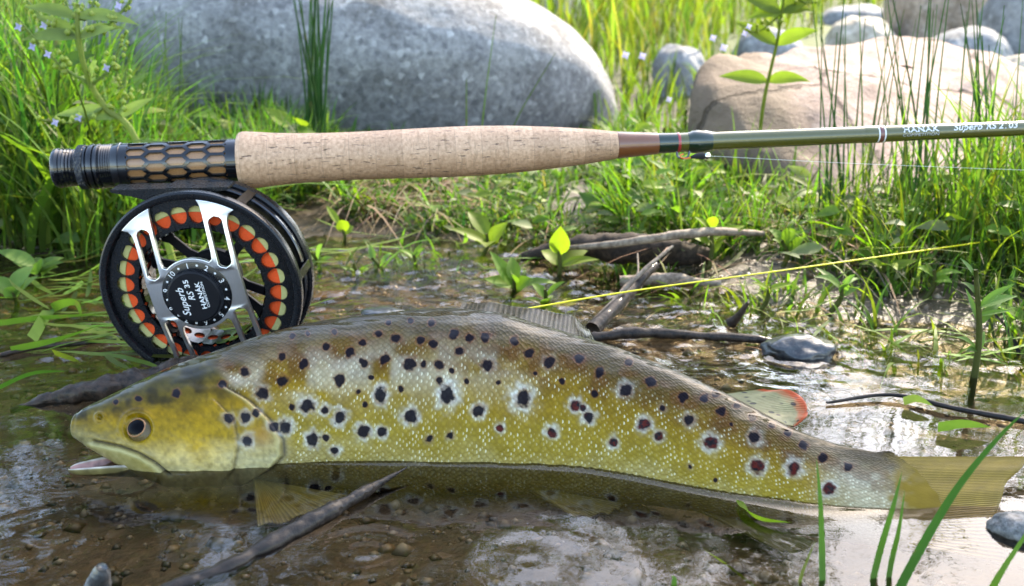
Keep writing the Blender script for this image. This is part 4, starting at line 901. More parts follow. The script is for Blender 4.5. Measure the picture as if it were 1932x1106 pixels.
# rivets on the plate, foot under the seat
ft = []
for px, py in [(239, 337.5), (459, 329), (459, 334), (430, 340), (396, 350), (391, 366), (313, 368), (310, 360), (285, 352), (241, 343)]:
    P = PD(px, py, .4765); d = P-RC; ft.append((d.dot(RAx)/mm, d.dot(RBx)/mm))
plate('reel_foot', ft, -16.5, -5.5, M['black_anod'], reel, False, .4)
plate('foot_stem', [(-13, 42.5), (5, 42.5), (4.5, 47.9), (-12.5, 47.9)], -20, -4.5, M['black_anod'], reel, False, .6)
for (x, y, r) in [(18.5, 5.2, .5), (20.4, -1.5, .7), (19.0, 1.2, .35), (-19.5, -4.0, .4), (-18.0, 6.5, .3), (19.8, 8.4, .3), (-20.2, 1.5, .3)]:
    a_ = np.linspace(0, 2*np.pi, 16, endpoint=False); rr2 = np.linspace(1, .02, 6); V = np.concatenate([rl(x+r*k*np.cos(a_), y+r*k*np.sin(a_), np.full(16, 3.15+.55*r*math.sqrt(max(0, 1-k*k))), True) for k in rr2])
    mk('water_drop', V, grid_faces(6, 16, wrap_v=True), M['bead'], reel)

# ------------------------------------------------------------------ lines and the little fly
fly = root('fishing_fly', PD(1318, 296, .497), 'tiny black nymph fly with silver bead hooked in the rod keeper', 'fishing fly')
b0, b1 = PD(1303, 297, .497), PD(1331, 294.5, .497)
pb = spline([b0, (b0+b1)/2+np.array([0, 0, .0003]), b1], 14); mk('body', *tube(pb, np.interp(np.linspace(0, 1, 14), [0, .3, .8, 1], [.0006, .0012, .0019, .0012]), 10), M['fly_black'], fly)
bm_ = bmesh.new(); bmesh.ops.create_icosphere(bm_, subdivisions=3, radius=.0017); 
for v in bm_.verts: v.co += Vector(PD(1335, 294.5, .4965).tolist())
me_ = bpy.data.meshes.new('bead'); bm_.to_mesh(me_); bm_.free(); me_.materials.append(M['bead']); me_.polygons.foreach_set('use_smooth', np.ones(len(me_.polygons), bool)); ob_ = bpy.data.objects.new('bead', me_); col.objects.link(ob_); attach(ob_, fly)
mk('hook', *tube(spline([PD(1306, 297, .497), PD(1295, 299, .4968), PD(1286, 298, .4965), PD(1284, 293, .4965), PD(1290, 291, .4967)], 24), .00035, 6), M['hook_orange'], fly)
ll = spline([PD(1338, 294.5, .4965), PD(1600, 308, .505), PD(1932, 321, .515), PD(2100, 326, .52)], 60)
tag(mk('leader', *tube(ll, .00011, 6), M['clear_line']), 'thin pale leader running from the little fly along below the rod', 'fishing line')
yl = spline([PY(985, 584, .405), PY(1200, 548, .44), PY(1500, 507, .50), PY(1860, 456, .585), PY(2050, 430, .63)], 120)
tag(mk('fly_line', *tube(yl, .0004, 8), M['yellow_line']), 'bright yellow fly line stretched over the water behind the trout', 'fishing line')

# ------------------------------------------------------------------ sticks, stones, small things in the water
def stick(name, pts, radii, m, label, cat='stick', k=14, rough=.12, group=None, n=70, sub=None, parent=None, squash=1.0):
    P = spline(pts, n); r = np.interp(np.linspace(0, 1, n), np.linspace(0, 1, len(radii)), radii)
    V, Fc = tube(P, r, k, True, squash); V = V.reshape(n, k, 3)
    for i in range(n):
        for j in range(k): V[i, j] += (V[i, j]-P[i])*(rough*2.2*mnoise.noise(Vector((V[i, j]*90).tolist()))+rough*.8*mnoise.noise(Vector((V[i, j]*300).tolist()))+rough*.5*mnoise.noise(Vector((V[i, j]*750).tolist())))
    o = mk(name, V.reshape(-1, 3), Fc, m, parent)
    return tag(o, label, cat, group) if parent is None else o
stick('stick', [PZ(230, 1150, -.004), PZ(400, 1085, -.001), PZ(560, 1000, .0008), PZ(650, 950, .0015), PZ(712, 914, .0022), PZ(768, 882, .0035)], [.0030, .0029, .0028, .0026, .0013, .0004], M['wet_wood'], 'wet dark broken stick poking up to the belly of the trout', rough=.2, k=24, n=140)
stick('stick', [PZ(20, 775, -.002), PZ(100, 752, .001), PZ(190, 735, .003), PZ(270, 716, .004), PZ(350, 694, .005), PZ(430, 676, .004)], [.0012, .0032, .0048, .0050, .0044, .003], M['wet_bark'], 'dark rough waterlogged stick behind the head of the trout', rough=.3, k=22, n=120)
stick('twig', [PZ(1118, 622, .001), PZ(1150, 590, .006), PZ(1192, 548, .012), PZ(1214, 522, .018), PZ(1238, 500, .022)], [.0042, .0035, .0032, .0034, .0022], M['wet_bark'], 'dark forked twig rising from the water beside the dorsal fin', rough=.10, cat='twig')
stick('twig', [PZ(1110, 612, .002), PZ(1165, 560, .012), PZ(1215, 510, .024), PZ(1270, 464, .034)], [.0008, .0010, .0012, .0008], M['dry_twig'], 'thin dry grey twig leaning along the dark forked twig', cat='twig', k=8)
stick('twig', [PZ(1128, 618, .002), PZ(1175, 545, .01), PZ(1202, 520, .016), PZ(1203, 478, .024)], [.0006, .0008, .0008, .0004], M['dry_twig'], 'hair thin dry sprig standing beside the dark forked twig', cat='twig', k=6)
stick('log', [PZ(985, 485, .0), PZ(1060, 470, .008), PZ(1150, 468, .014), PZ(1250, 474, .014), PZ(1335, 482, .010)], [.003, .007, .010, .010, .005], M['rot'], 'dark rotting log lying along the water edge behind the trout', 'log', rough=.12, k=24, n=90)
stick('branch', [PZ(1040, 470, .012), PZ(1150, 462, .024), PZ(1260, 446, .03), PZ(1350, 437, .03), PZ(1440, 441, .024)], [.0012, .0024, .0030, .0028, .0018], M['dry_twig'], 'long thin grey branch resting on the dark rotting log', 'branch')
stick('branch', [PZ(1100, 640, .0), PZ(1200, 628, .003), PZ(1300, 632, .002), PZ(1420, 640, .001), PZ(1480, 648, -.001)], [.0028, .0030, .0024, .002, .001], M['wet_bark'], 'wet dark branch half under water beyond the back of the trout', 'branch', rough=.2)
stick('branch', [PZ(1170, 530, .004), PZ(1260, 527, .006), PZ(1360, 536, .004)], [.003, .0035, .002], M['dry_twig'], 'pale weathered piece of wood beside the forked twig', 'branch', rough=.2)
stick('twig', [PZ(0, 670, .001), PZ(70, 655, .002), PZ(150, 648, .002), PZ(230, 640, .001)], [.0012, .0014, .0012, .0006], M['wet_bark'], 'thin brown twig floating on the water left of the reel', cat='twig', k=8)
stick('snag', [PZ(180, 1125, -.004), PZ(184, 1100, .001), PZ(189, 1082, .005), PZ(192, 1070, .0075)], [.0034, .0030, .0022, .0012], M['wet_stone'], 'small dark snag sticking out of the water below the trout head', 'snag', rough=.2)
stick('twig', [PZ(1560, 760, .001), PZ(1680, 745, .002), PZ(1800, 770, .002), PZ(1960, 800, .001)], [.0006, .0009, .0012, .0013], M['wet_wood'], 'wet silvery twig floating beyond the tail fin', cat='twig')
stick('twig', [PZ(1380, 610, .000), PZ(1395, 594, .006), PZ(1412, 570, .014)], [.0034, .0022, .0008], M['wet_bark'], 'short black stub standing in the shallows near the bank grass', cat='twig')
def pebble(px, py, hw, hh, m, label, seed, cat='stone', z=0.0, group=None):
    c = PZ(px, py, z); d = depth(c); rx = hw*d/F_PX; rz = hh*d/F_PX
    bm = bmesh.new(); bmesh.ops.create_icosphere(bm, subdivisions=4, radius=1); off = Vector((seed*2.3, seed, seed*.7))
    for v in bm.verts:
        p = v.co.normalized(); s = 1+.22*mnoise.noise(p*1.5+off)+.10*mnoise.noise(p*4+off)+.04*mnoise.noise(p*11+off); v.co = Vector((p.x*rx*s, p.y*rx*.8*s, p.z*rz*s))
    me = bpy.data.meshes.new('stone'); bm.to_mesh(me); bm.free(); me.materials.append(m); me.polygons.foreach_set('use_smooth', np.ones(len(me.polygons), bool))
    o = bpy.data.objects.new('stone', me); col.objects.link(o); o.location = Vector(c.tolist()); return tag(o, label, cat, group)
pebble(1508, 662, 66, 30, M['wet_stone'], 'dark wet rounded stone breaking the water beyond the adipose fin', 1)
pebble(1930, 1000, 60, 34, M['grainy'], 'grey grainy stone in the water at the tip of the tail fin', 3)
pebble(720, 590, 40, 8, M['wet_stone'], 'flat dark stone just under the surface behind the back of the trout', 5)
# loose grit on the bed
def grit():
    bag = Bag(); base = np.array([(1, 0, 0), (-1, 0, 0), (0, 1, 0), (0, -1, 0), (0, 0, 1), (0, 0, -1)], float); fo = [[0, 2, 4], [2, 1, 4], [1, 3, 4], [3, 0, 4], [2, 0, 5], [1, 2, 5], [3, 1, 5], [0, 3, 5]]
    for i in range(5200):
        y = .2+(.72-.2)*rng.random(); x = (rng.random()-.5)*1.15*y
        s = .0006+.0020*rng.random()**3+.0030*rng.random()**9; z = float(terr(x, y)); v = base*s*(.6+.8*rng.random((6, 1)))*np.array([1, 1, .6]); a = rng.random()*6.28
        v = np.stack([v[:, 0]*math.cos(a)-v[:, 1]*math.sin(a)+x, v[:, 0]*math.sin(a)+v[:, 1]*math.cos(a)+y, v[:, 2]+z], -1)
        c = [(.10, .065, .035), (.20, .13, .07), (.05, .04, .03), (.26, .20, .14)][rng.integers(4)]
        bag.add(v, fo, c)
    m, nt, out = mat('grit'); at = nd(nt, 'Attribute', attribute_name='Col'); b = nd(nt, 'BsdfPrincipled', {'Base Color': at.outputs['Color'], 'Roughness': .45}); nt.links.new(b.outputs[0], out.inputs[0])
    o = bag.build('gravel', m); o['kind'] = 'stuff'; o['label'] = 'loose brown grit on the bed of the stream'; o['category'] = 'gravel'
grit()

# ------------------------------------------------------------------ grass and plants
def blades(n, xy, h, w, lean, cols, seg=6, droop=.5, zoff=-.004, leandir=None):
    """n curved tapered strips as one vertex and face array"""
    x, y = xy; z = terr(x, y)+zoff
    a = rng.random(n)*2*np.pi if leandir is None else leandir+rng.normal(0, .6, n)
    L = lean*h; t = np.linspace(0, 1, seg+1)
    cxp = x[:, None]+np.cos(a)[:, None]*L[:, None]*t**1.8; cyp = y[:, None]+np.sin(a)[:, None]*L[:, None]*t**1.8
    czp = z[:, None]+h[:, None]*(t-droop*np.clip(lean, 0, 1.5)[:, None]*t**2.6*.55)
    fa = a+np.pi/2+rng.normal(0, .5, n)
    wd = w[:, None]*np.clip(1-t**2.2, .03, 1)*np.minimum(1, .55+t*2)
    dx = np.cos(fa)[:, None]*wd; dy = np.sin(fa)[:, None]*wd
    V = np.stack([np.stack([cxp-dx, cyp-dy, czp], -1), np.stack([cxp+dx, cyp+dy, czp+wd*.25], -1)], 2).reshape(-1, 3)
    b = (np.arange(n)*(seg+1)*2)[:, None]; k = np.arange(seg)[None]*2
    Fc = np.stack([b+k, b+k+1, b+k+3, b+k+2], -1).reshape(-1, 4)
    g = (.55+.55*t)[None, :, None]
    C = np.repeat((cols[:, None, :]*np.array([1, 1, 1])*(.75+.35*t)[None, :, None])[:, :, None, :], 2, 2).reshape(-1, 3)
    return V, Fc, C
def join(parts):
    V = []; Fc = []; C = []; n = 0
    for v, f, c in parts: V.append(v); Fc.append(f+n); C.append(c); n += len(v)
    return np.concatenate(V), np.concatenate(Fc), np.concatenate(C)
def green(n, base, var=.33):
    c = np.array(base)[None]*(1+var*rng.normal(0, 1, (n, 1)))*(1+.12*rng.normal(0, 1, (n, 3))); return np.clip(c, .004, .6)
def sampleband(n, s0, s1, d0, d1):
    s = s0+(s1-s0)*rng.random(n*3); y = np.interp(s, SH_S, SH_Y)+d0+(d1-d0)*rng.random(n*3)**1.1
    cl = vnoise(s*y*13, y*13)+.6*vnoise(s*y*31, y*31)+.25*(rng.random(n*3)-.5); k = np.argsort(-cl)[:int(n*1.7)]; k = rng.permutation(k)[:n]
    return (s*y)[k], y[k]
HS = [-.62, -.42, -.385, -.33, -.20, -.15, -.06, .09, .11, .17, .20, .33, .40, .62]
HH = [.20, .185, .14, .085, .075, .05, .034, .034, .07, .06, .04, .045, .06, .075]
def grass_zone():
    parts = []
    G1, G2, G3, G4 = (.095, .175, .026), (.05, .115, .026), (.145, .21, .024), (.23, .22, .07)
    for (n, s0, s1, d0, d1, hm, c, lean, wd) in [
        (2600, -.62, -.18, -.02, .55, 1.0, G1, .45, .0019), (1800, -.62, -.18, .02, .60, 1.05, G2, .35, .0016), (700, -.62, -.1, -.02, .4, .8, G3, .7, .0023),
        (1500, -.22, .12, .0, .30, 1., G1, .7, .0014), (500, -.22, .12, .02, .4, 1., G2, .6, .0011), (300, -.2, .2, .0, .3, 1., G4, .9, .0011),
        (1300, .08, .22, .03, .6, 1.0, G1, .45, .0015), (700, .08, .22, .03, .6, 1.0, G3, .45, .0014),
        (750, .17, .62, -.01, .24, 1.0, G3, .5, .0011), (550, .17, .62, .0, .25, 1.1, G1, .45, .0010), (260, .22, .62, .06, .26, 1.9, G3, .35, .0014), (400, .34, .62, .05, .28, 1.9, G1, .35, .0013), (450, .17, .62, -.01, .25, .9, G4, .8, .0011),
        (900, .17, .62, -.015, .12, .5, G1, .6, .0012), (170, .17, .62, .0, .25, 1.2, G3, .9, .0028), (200, -.62, -.15, .0, .4, 1.0, G1, .9, .0036), (350, .17, .62, .0, .26, .9, G2, .5, .0012), (900, -.62, .1, -.03, .12, .5, G1, .7, .0014), (260, -.18, .16, -.09, .02, .7, G1, .9, .0013), (260, .14, .6, -.06, .02, .7, G3, .9, .0012)]:
        x, y = sampleband(n, s0, s1, d0, d1); h = np.interp(x/y, HS, HH)*hm*(.45+.75*rng.random(n))
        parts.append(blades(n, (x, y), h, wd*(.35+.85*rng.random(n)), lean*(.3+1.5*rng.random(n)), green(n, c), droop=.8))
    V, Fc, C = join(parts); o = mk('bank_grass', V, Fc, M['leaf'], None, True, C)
    o['kind'] = 'stuff'; o['label'] = 'thick green grass covering the bank of the stream'; o['category'] = 'grass'
    # far meadow
    parts = []
    for (n, Y0, Y1, hm, c, wd) in [(3500, 1.3, 2.6, .09, (.11, .17, .02), .0022), (6000, 2.2, 4.5, .22, (.15, .20, .025), .0035), (6000, 4, 12, .35, (.17, .21, .03), .007), (2500, 1.7, 4.0, .16, (.20, .20, .04), .0025)]:
        y = Y0+(Y1-Y0)*rng.random(n); x = (rng.random(n)-.5)*1.5*y; keep = (y > 3.2)|(x/y < .22+.04*vnoise(x*3, y*3))|((y > 2.5) & (x/y < .30)); x, y = x[keep], y[keep]; n = len(x); cl = vnoise(x*1.5, y*1.5)
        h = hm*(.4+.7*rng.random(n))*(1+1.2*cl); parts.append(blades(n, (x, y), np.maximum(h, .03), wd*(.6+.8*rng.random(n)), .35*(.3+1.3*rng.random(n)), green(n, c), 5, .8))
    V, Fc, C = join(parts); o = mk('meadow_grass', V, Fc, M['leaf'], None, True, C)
    o['kind'] = 'stuff'; o['label'] = 'tall sunlit grass growing beyond the boulders'; o['category'] = 'grass'
    # dry straw on the water edge
    parts = []
    for (n, s0, s1, d0, d1, hm, ln) in [(520, -.175, -.06, .03, .16, .05, 2.0), (260, .17, .40, .03, .22, .05, 2.0), (160, -.6, .6, -.03, .3, .05, 2.0), (170, .0, .32, -.07, .08, .022, 2.6)]:
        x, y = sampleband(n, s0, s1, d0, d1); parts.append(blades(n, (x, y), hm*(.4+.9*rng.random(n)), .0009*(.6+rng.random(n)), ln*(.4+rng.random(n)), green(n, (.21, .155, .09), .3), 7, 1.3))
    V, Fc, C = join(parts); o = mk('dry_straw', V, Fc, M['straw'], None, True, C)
    o['kind'] = 'stuff'; o['label'] = 'tangle of dry brown grass stalks on the muddy bank'; o['category'] = 'straw'
grass_zone()
def floating():
    n = 150; s = np.where(rng.random(n) < .9, -.52+.22*rng.random(n), -.3+.8*rng.random(n)); y = np.where(s < -.3, .46+.26*rng.random(n), np.interp(s, SH_S, SH_Y)-.10*rng.random(n)); x = s*y
    a = np.where(rng.random(n) < .8, rng.normal(0, .5, n), rng.random(n)*6.28); L = .03+.07*rng.random(n); w = .0007+.0011*rng.random(n); t = np.linspace(0, 1, 9); cv = rng.normal(0, .35, n)
    aa = a[:, None]+cv[:, None]*t; X = x[:, None]+np.cumsum(np.cos(aa), 1)*L[:, None]/9; Y = y[:, None]+np.cumsum(np.sin(aa), 1)*L[:, None]/9*.8; Z = .0012+.004*np.abs(vnoise(X*40, Y*40))+.012*(rng.random(n) < .25)[:, None]*t**2
    wd = w[:, None]*np.clip(1-(2*t-1)**4, .05, 1); V = np.stack([np.stack([X+np.sin(aa)*wd, Y-np.cos(aa)*wd, Z], -1), np.stack([X-np.sin(aa)*wd, Y+np.cos(aa)*wd, Z+wd*.3], -1)], 2).reshape(-1, 3)
    b = (np.arange(n)*18)[:, None]; k = np.arange(8)[None]*2; Fc = np.stack([b+k, b+k+1, b+k+3, b+k+2], -1).reshape(-1, 4); C = np.repeat(green(n, (.12, .19, .03)), 18, 0)
    o = mk('floating_grass', V, Fc, M['leaf'], None, True, C); o['kind'] = 'stuff'; o['label'] = 'loose green grass blades floating on the shallow water'; o['category'] = 'grass'
floating()
def cover():
    Vs = []; Fs = []; Cs = []; n0 = 0
    for (n, s0, s1, d0, d1, L, up) in [(520, .08, .62, -.02, .25, .017, .6), (420, -.62, -.2, -.02, .3, .022, .7), (420, -.2, .14, -.02, .26, .013, .5), (160, .09, .2, .05, .5, .022, .7)]:
        x, y = sampleband(n, s0, s1, d0, d1); hz = np.interp(x/y, HS, HH)
        for i in range(n):
            b = np.array([x[i], y[i], float(terr(x[i], y[i]))+hz[i]*.75*rng.random()**1.5]); a = rng.random()*6.28; l = L*rng.uniform(.5, 1.4)
            V, Fc = leaf_shape(b, np.array([math.cos(a), math.sin(a), rng.uniform(-.2, 1.2)*up]), np.array([rng.normal(0, .5), -.6, .8]), l, l*rng.uniform(.14, .28), rng.uniform(.1, 1), 6, 3)
            Vs.append(V); Fs.append(Fc+n0); n0 += len(V); Cs.append(np.broadcast_to(np.clip(np.array([(.13, .22, .03), (.19, .25, .03), (.09, .17, .03), (.20, .23, .10)][rng.integers(4)])*rng.uniform(.6, 1.3), 0, .5), (len(V), 3)))
    o = mk('ground_cover', np.concatenate(Vs), np.concatenate(Fs), M['leaf'], None, True, np.concatenate(Cs)); o['kind'] = 'stuff'; o['label'] = 'small leafy herbs mixed into the grass of the bank'; o['category'] = 'plants'

def leaf_shape(base, direction, up, L, W, curl=.3, n=9, k=5, fold=.25, tip=1.5):
    """a lance shaped leaf, folded along its midrib"""
    d = unit(direction); sd = np.cross(d, up); sd = unit(sd); u = np.cross(sd, d)
    t = np.linspace(0, 1, n); wv = W*np.sin(np.pi*np.clip(t, 0, 1)**.75)**.9*(1-.15*t); wv[0] = W*.12; wv[-1] = W*.01
    c = base+d*L*t[:, None]-np.array([0, 0, 1])*curl*L*(t**2)[:, None]*.5
    q = np.linspace(-1, 1, k)
    V = c[:, None]+sd*(wv[:, None]*q[None])[..., None]+u*(np.abs(q)[None]*wv[:, None]*fold)[..., None]
    return V.reshape(-1, 3), grid_faces(n, k)
cover()
def herb(name, base, pts, label, nodes, leafL, leafW, colr, stem_r=.0016, cat='plant', group=None, racemes=(), tipleaves=2, stemc=None):
    """a stem with opposite leaves and flower sprays"""
    rt = root(name, base, label, cat, group)
    P = spline([base]+list(pts), 40); b = Bag(); V, Fc = tube(P, np.linspace(stem_r, stem_r*.5, 40), 8); b.add(V, Fc, stemc or tuple(np.array(colr)*np.array([1.1, 1.0, .8]))); b.build('stem', M['leaf'], rt)
    T = np.gradient(P, axis=0)
    for j, f in enumerate(nodes):
        i = int(f*39); ang = rng.uniform(0, 6.28) if j % 2 else rng.uniform(-.5, .5)
        for s in (0, np.pi):
            d = np.array([math.cos(ang+s), math.sin(ang+s)*.6, rng.uniform(.15, .7)]); L = leafL*rng.uniform(.7, 1.15)*(1-.3*abs(f-.5)); 
            V, Fc = leaf_shape(P[i], d, np.array([0, -.85, .5]), L, leafW*L/leafL, rng.uniform(.2, .9)); bb = Bag(); bb.add(V, Fc, np.clip(np.array(colr)*rng.uniform(.75, 1.35), 0, .5)); bb.build('leaf', M['leaf'], rt)
    for k in range(tipleaves):
        a = 6.28*k/max(tipleaves, 1)+.4; V, Fc = leaf_shape(P[-1], np.array([math.cos(a)*.5, math.sin(a)*.4, 1.0]), np.array([math.cos(a), math.sin(a), -.3]), leafL*.6, leafW*.55, .1); bb = Bag(); bb.add(V, Fc, np.array(colr)*1.2); bb.build('leaf', M['leaf'], rt)
    for (f, endpt, nb, flowers) in racemes:
        i = int(f*39); mid = (P[i]+endpt)/2+np.array([0, 0, -.006]); Q = spline([P[i], mid, endpt], 24)
        sb = Bag(); V, Fc = tube(Q, np.linspace(stem_r*.5, stem_r*.25, 24), 6); sb.add(V, Fc, colr); spray = sb.build('flower_spray', M['leaf'], rt)
        bud = Bag()
        for m_ in range(nb):
            tt = .25+.75*m_/nb; c = Q[min(23, int(tt*23))]; a = rng.uniform(0, 6.28); off = np.array([math.cos(a), math.sin(a)*.7, rng.uniform(-.1, .7)])*.0065*(1.25-tt*.7)
            V, Fc = tube(np.array([c, c+off*.6, c+off]), [.00025, .00025, .0003], 5); bud.add(V, Fc, colr)
            ico = np.array([(0, 0, 1.3), (1, 0, .2), (.3, .95, .2), (-.8, .6, .2), (-.8, -.6, .2), (.3, -.95, .2), (0, 0, -1)])*.0021*(1.2-tt*.5)+c+off
            bud.add(ico, [[0, 1, 2], [0, 2, 3], [0, 3, 4], [0, 4, 5], [0, 5, 1], [6, 2, 1], [6, 3, 2], [6, 4, 3], [6, 5, 4], [6, 1, 5]], np.clip(np.array(colr)*np.array([1.7, 1.5, 1.3]), 0, .5))
        bo = bud.build('bud', M['leaf'], spray); bo['kind'] = 'stuff'
        for m_ in range(flowers):
            c = Q[rng.integers(6, 24)]+np.array([rng.uniform(-.005, .005), -.004, rng.uniform(-.003, .006)]); fb = Bag()
            for p_ in range(4):
                a = p_*np.pi/2+.4; V, Fc = leaf_shape(c, np.array([math.cos(a), -.3, math.sin(a)]), np.array([0, -1.0, .2]), .0030, .0010, 0, 7, 5, .1); fb.add(V, Fc, (.46, .44, .66))
            fb.build('flower', M['petal'], spray)
    return rt
def zr(px, py, Y):                       # root point on the ground below a pixel, at distance Y
    p = PY(px, py, Y); p[2] = float(terr(p[0], p[1]))-.003; return p
LG = (.10, .17, .018); LP = (.25, .32, .10)
Ys = .66
herb('flowering_plant', zr(330, 430, Ys), [PY(258, 268, Ys), PY(200, 205, Ys), PY(163, 140, Ys-.005), PY(147, 60, Ys-.01), PY(146, 8, Ys-.01)], 'tall pale green flowering herb with loose sprays rising behind the reel seat', [.32, .55, .78, .78, .92], .042, .0058, LP, .0026, 'plant', None,
     [(.55, PY(30, 30, Ys-.02), 20, 3), (.55, PY(238, 60, Ys), 18, 1), (.78, PY(50, 0, Ys), 14, 2), (.78, PY(255, -10, Ys), 16, 1), (.42, PY(70, 225, Ys-.02), 12, 2), (.32, PY(238, 130, Ys+.01), 16, 0), (.90, PY(178, 0, Ys), 12, 0), (.9, PY(120, -10, Ys), 12, 0)], 2)
herb('flowering_plant', zr(1425, 330, .86), [PY(1440, 200, .86), PY(1466, 80, .86), PY(1480, -10, .86), PY(1490, -60, .86)], 'upright leafy herb standing in front of the brown end of the pink rock', [.35, .5, .66, .66, .84], .042, .007, (.15, .20, .025), .0018, 'plant', None,
     [(.66, PY(1400, 60, .86), 9, 2), (.84, PY(1545, 5, .86), 8, 1)], 2)
# low leafy plants along the water
LOW = [(62, 520, 'broad leaved water plant standing in the water left of the reel', .032, .0075, 7, None), (20, 560, 'small leafy plant at the water edge far left of the reel', .030, .007, 5, None), (150, 470, 'leafy clump just left of the reel rim', .032, .009, 5, None),
       (948, 540, 'sturdy leafy plant growing in the shallows behind the dorsal fin', .038, .0085, 7, None), (905, 470, 'wide leaved plant on the mud below the middle of the grip', .036, .010, 5, None),
       (600, 490, 'pale spoon leaved seedling right of the reel', .030, .006, 3, None), (648, 455, 'yellow green heart leaved seedling under the cork grip', .022, .007, 3, None), (665, 510, 'small tuft of narrow leaves standing in the water right of the reel', .022, .003, 6, None),
       (730, 500, 'slim three leaved seedling in the shallows under the grip', .022, .003, 5, None), (770, 495, 'short dark green seedling in the shallows under the grip', .016, .003, 5, None), (1010, 560, 'trailing herb on the dark mud beside the yellow line', .022, .005, 5, None),
       (1475, 520, 'bright yellow green plant on the bank above the yellow line', .030, .006, 6, None), (1640, 560, 'small round leaved plant at the grassy bank edge', .024, .006, 6, None), (1560, 590, 'narrow leaved seedling hanging over the water at the bank', .028, .004, 6, None),
       (1850, 590, 'stout leafy stalk growing at the water edge on the far right', .022, .0035, 10, .065), (1740, 575, 'leafy sprig between the round leaved plant and the stout stalk', .024, .005, 5, None), (1235, 330, 'leafy herb in the gap beside the granite boulder', .034, .006, 8, .06), (1195, 300, 'pale herb against the right side of the granite boulder', .03, .005, 7, .06),
       (1275, 300, 'herb growing under the small blue grey rock', .03, .005, 7, .06), (1050, 430, 'pale drooping leaved plant lit by the sun behind the grip end', .030, .008, 4, .04), (1340, 430, 'bushy little herb at the brown end of the pink rock', .028, .005, 8, .04),
       (300, 440, 'low leafy plant seen through the spokes of the reel', .03, .007, 5, None), (480, 450, 'low leafy plant at the right rim of the reel', .03, .006, 5, None), (1420, 580, 'little green sprout on the wet brown stones', .016, .004, 5, None)]
for px, py, lab, L, W, nl, hst in LOW:
    b = PZ(px, py, 0.0) if hst is None else PZ(px, py, .03)
    b[2] = max(float(terr(b[0], b[1])), -.012)-.002
    rt = root('leafy_plant', b, lab, 'plant', None); hgt = hst or .02
    tipp = b+np.array([rng.uniform(-.01, .01), -.005, hgt]); P = spline([b, (b+tipp)/2+np.array([.003, 0, 0]), tipp], 16)
    bb = Bag(); V, Fc = tube(P, np.linspace(.0018, .001, 16), 7); bb.add(V, Fc, (.11, .12, .035)); bb.build('stem', M['leaf'], rt)
    c0 = np.array([(.14, .23, .03), (.18, .24, .025), (.13, .22, .05)][rng.integers(3)])
    for k in range(nl):
        a = 2.4*k+rng.uniform(-.4, .4); f = rng.uniform(.35, 1) if hst else rng.uniform(.5, 1); elv = rng.uniform(.35, 1.7)
        V, Fc = leaf_shape(P[int(f*15)], np.array([math.cos(a), math.sin(a)*.7, elv]), np.array([-.3*math.cos(a), -.6, 1.0]), L*rng.uniform(.45, 1.0), W*rng.uniform(.4, .9), rng.uniform(.2, 1.0)); bb = Bag(); bb.add(V, Fc, np.clip(c0*rng.uniform(.75, 1.4), 0, .5)); bb.build('leaf', M['leaf'], rt)
# rushes: dark round stems in clumps
def rush(name, stems, label, Y, r=.0013, c=(.05, .125, .025), group=None):
    x0 = np.mean([s[0] for s in stems]); rt = root(name, zr(x0, 330, Y), label, 'rush', group)
    for (bx, tx, ty, dy) in stems:
        b = zr(bx, 330, Y+dy); tp = PY(tx, ty, Y+dy+.01); P = spline([b, b*.5+tp*.5+np.array([(tx-bx)*-.00004, 0, 0]), tp], 18)
        bb = Bag(); V, Fc = tube(P, np.linspace(r, r*.25, 18)*rng.uniform(.8, 1.2), 6); bb.add(V, Fc, np.array(c)*rng.uniform(.7, 1.5)); bb.build('stem', M['leaf'], rt)
def fan(x0, spread, n, ty, tsp, dys=.05):
    return [(x0+rng.uniform(-.65, .65)*spread, x0+rng.uniform(-spread, spread), ty+rng.uniform(-tsp, tsp), rng.uniform(-dys, dys)) for _ in range(n)]
rush('rush_clump', fan(588, 46, 20, -40, 50, .03), 'dense dark green rush clump rising in front of the granite boulder', .98, .0018, (.04, .11, .022))
rush('rush_clump', fan(1575, 60, 9, 0, 70), 'loose rush clump in front of the middle of the pink rock', .70, .0009)
rush('rush_clump', fan(1735, 75, 11, -10, 80), 'rush clump behind the lettered part of the rod', .69, .0009)
rush('rush_clump', fan(1850, 70, 13, 10, 90), 'thick rush clump behind the end of the lettering on the rod', .68, .0009)
rush('rush_clump', fan(1660, 70, 9, 40, 80), 'sparse pale green rush clump in front of the flat top of the pink rock', .74, .0008, (.10, .18, .04))
rush('rush_clump', fan(1945, 50, 9, -10, 80), 'rush clump in front of the pale blue rock', .71, .0009)
rush('rush_clump', [(900, 936, 28, 0), (880, 880, 150, 0), (925, 1048, 100, 0)], 'few thin pale stems leaning across the granite boulder', .95, .0014, (.12, .17, .04))
rush('rush_clump', fan(30, 60, 10, 10, 40), 'tall grass like rush clump left of the flowering herb', .85, .0016, (.06, .14, .02))
rush('rush_clump', fan(330, 60, 5, 40, 60), 'few slender stems rising right of the flowering herb', .9, .001, (.09, .15, .03))
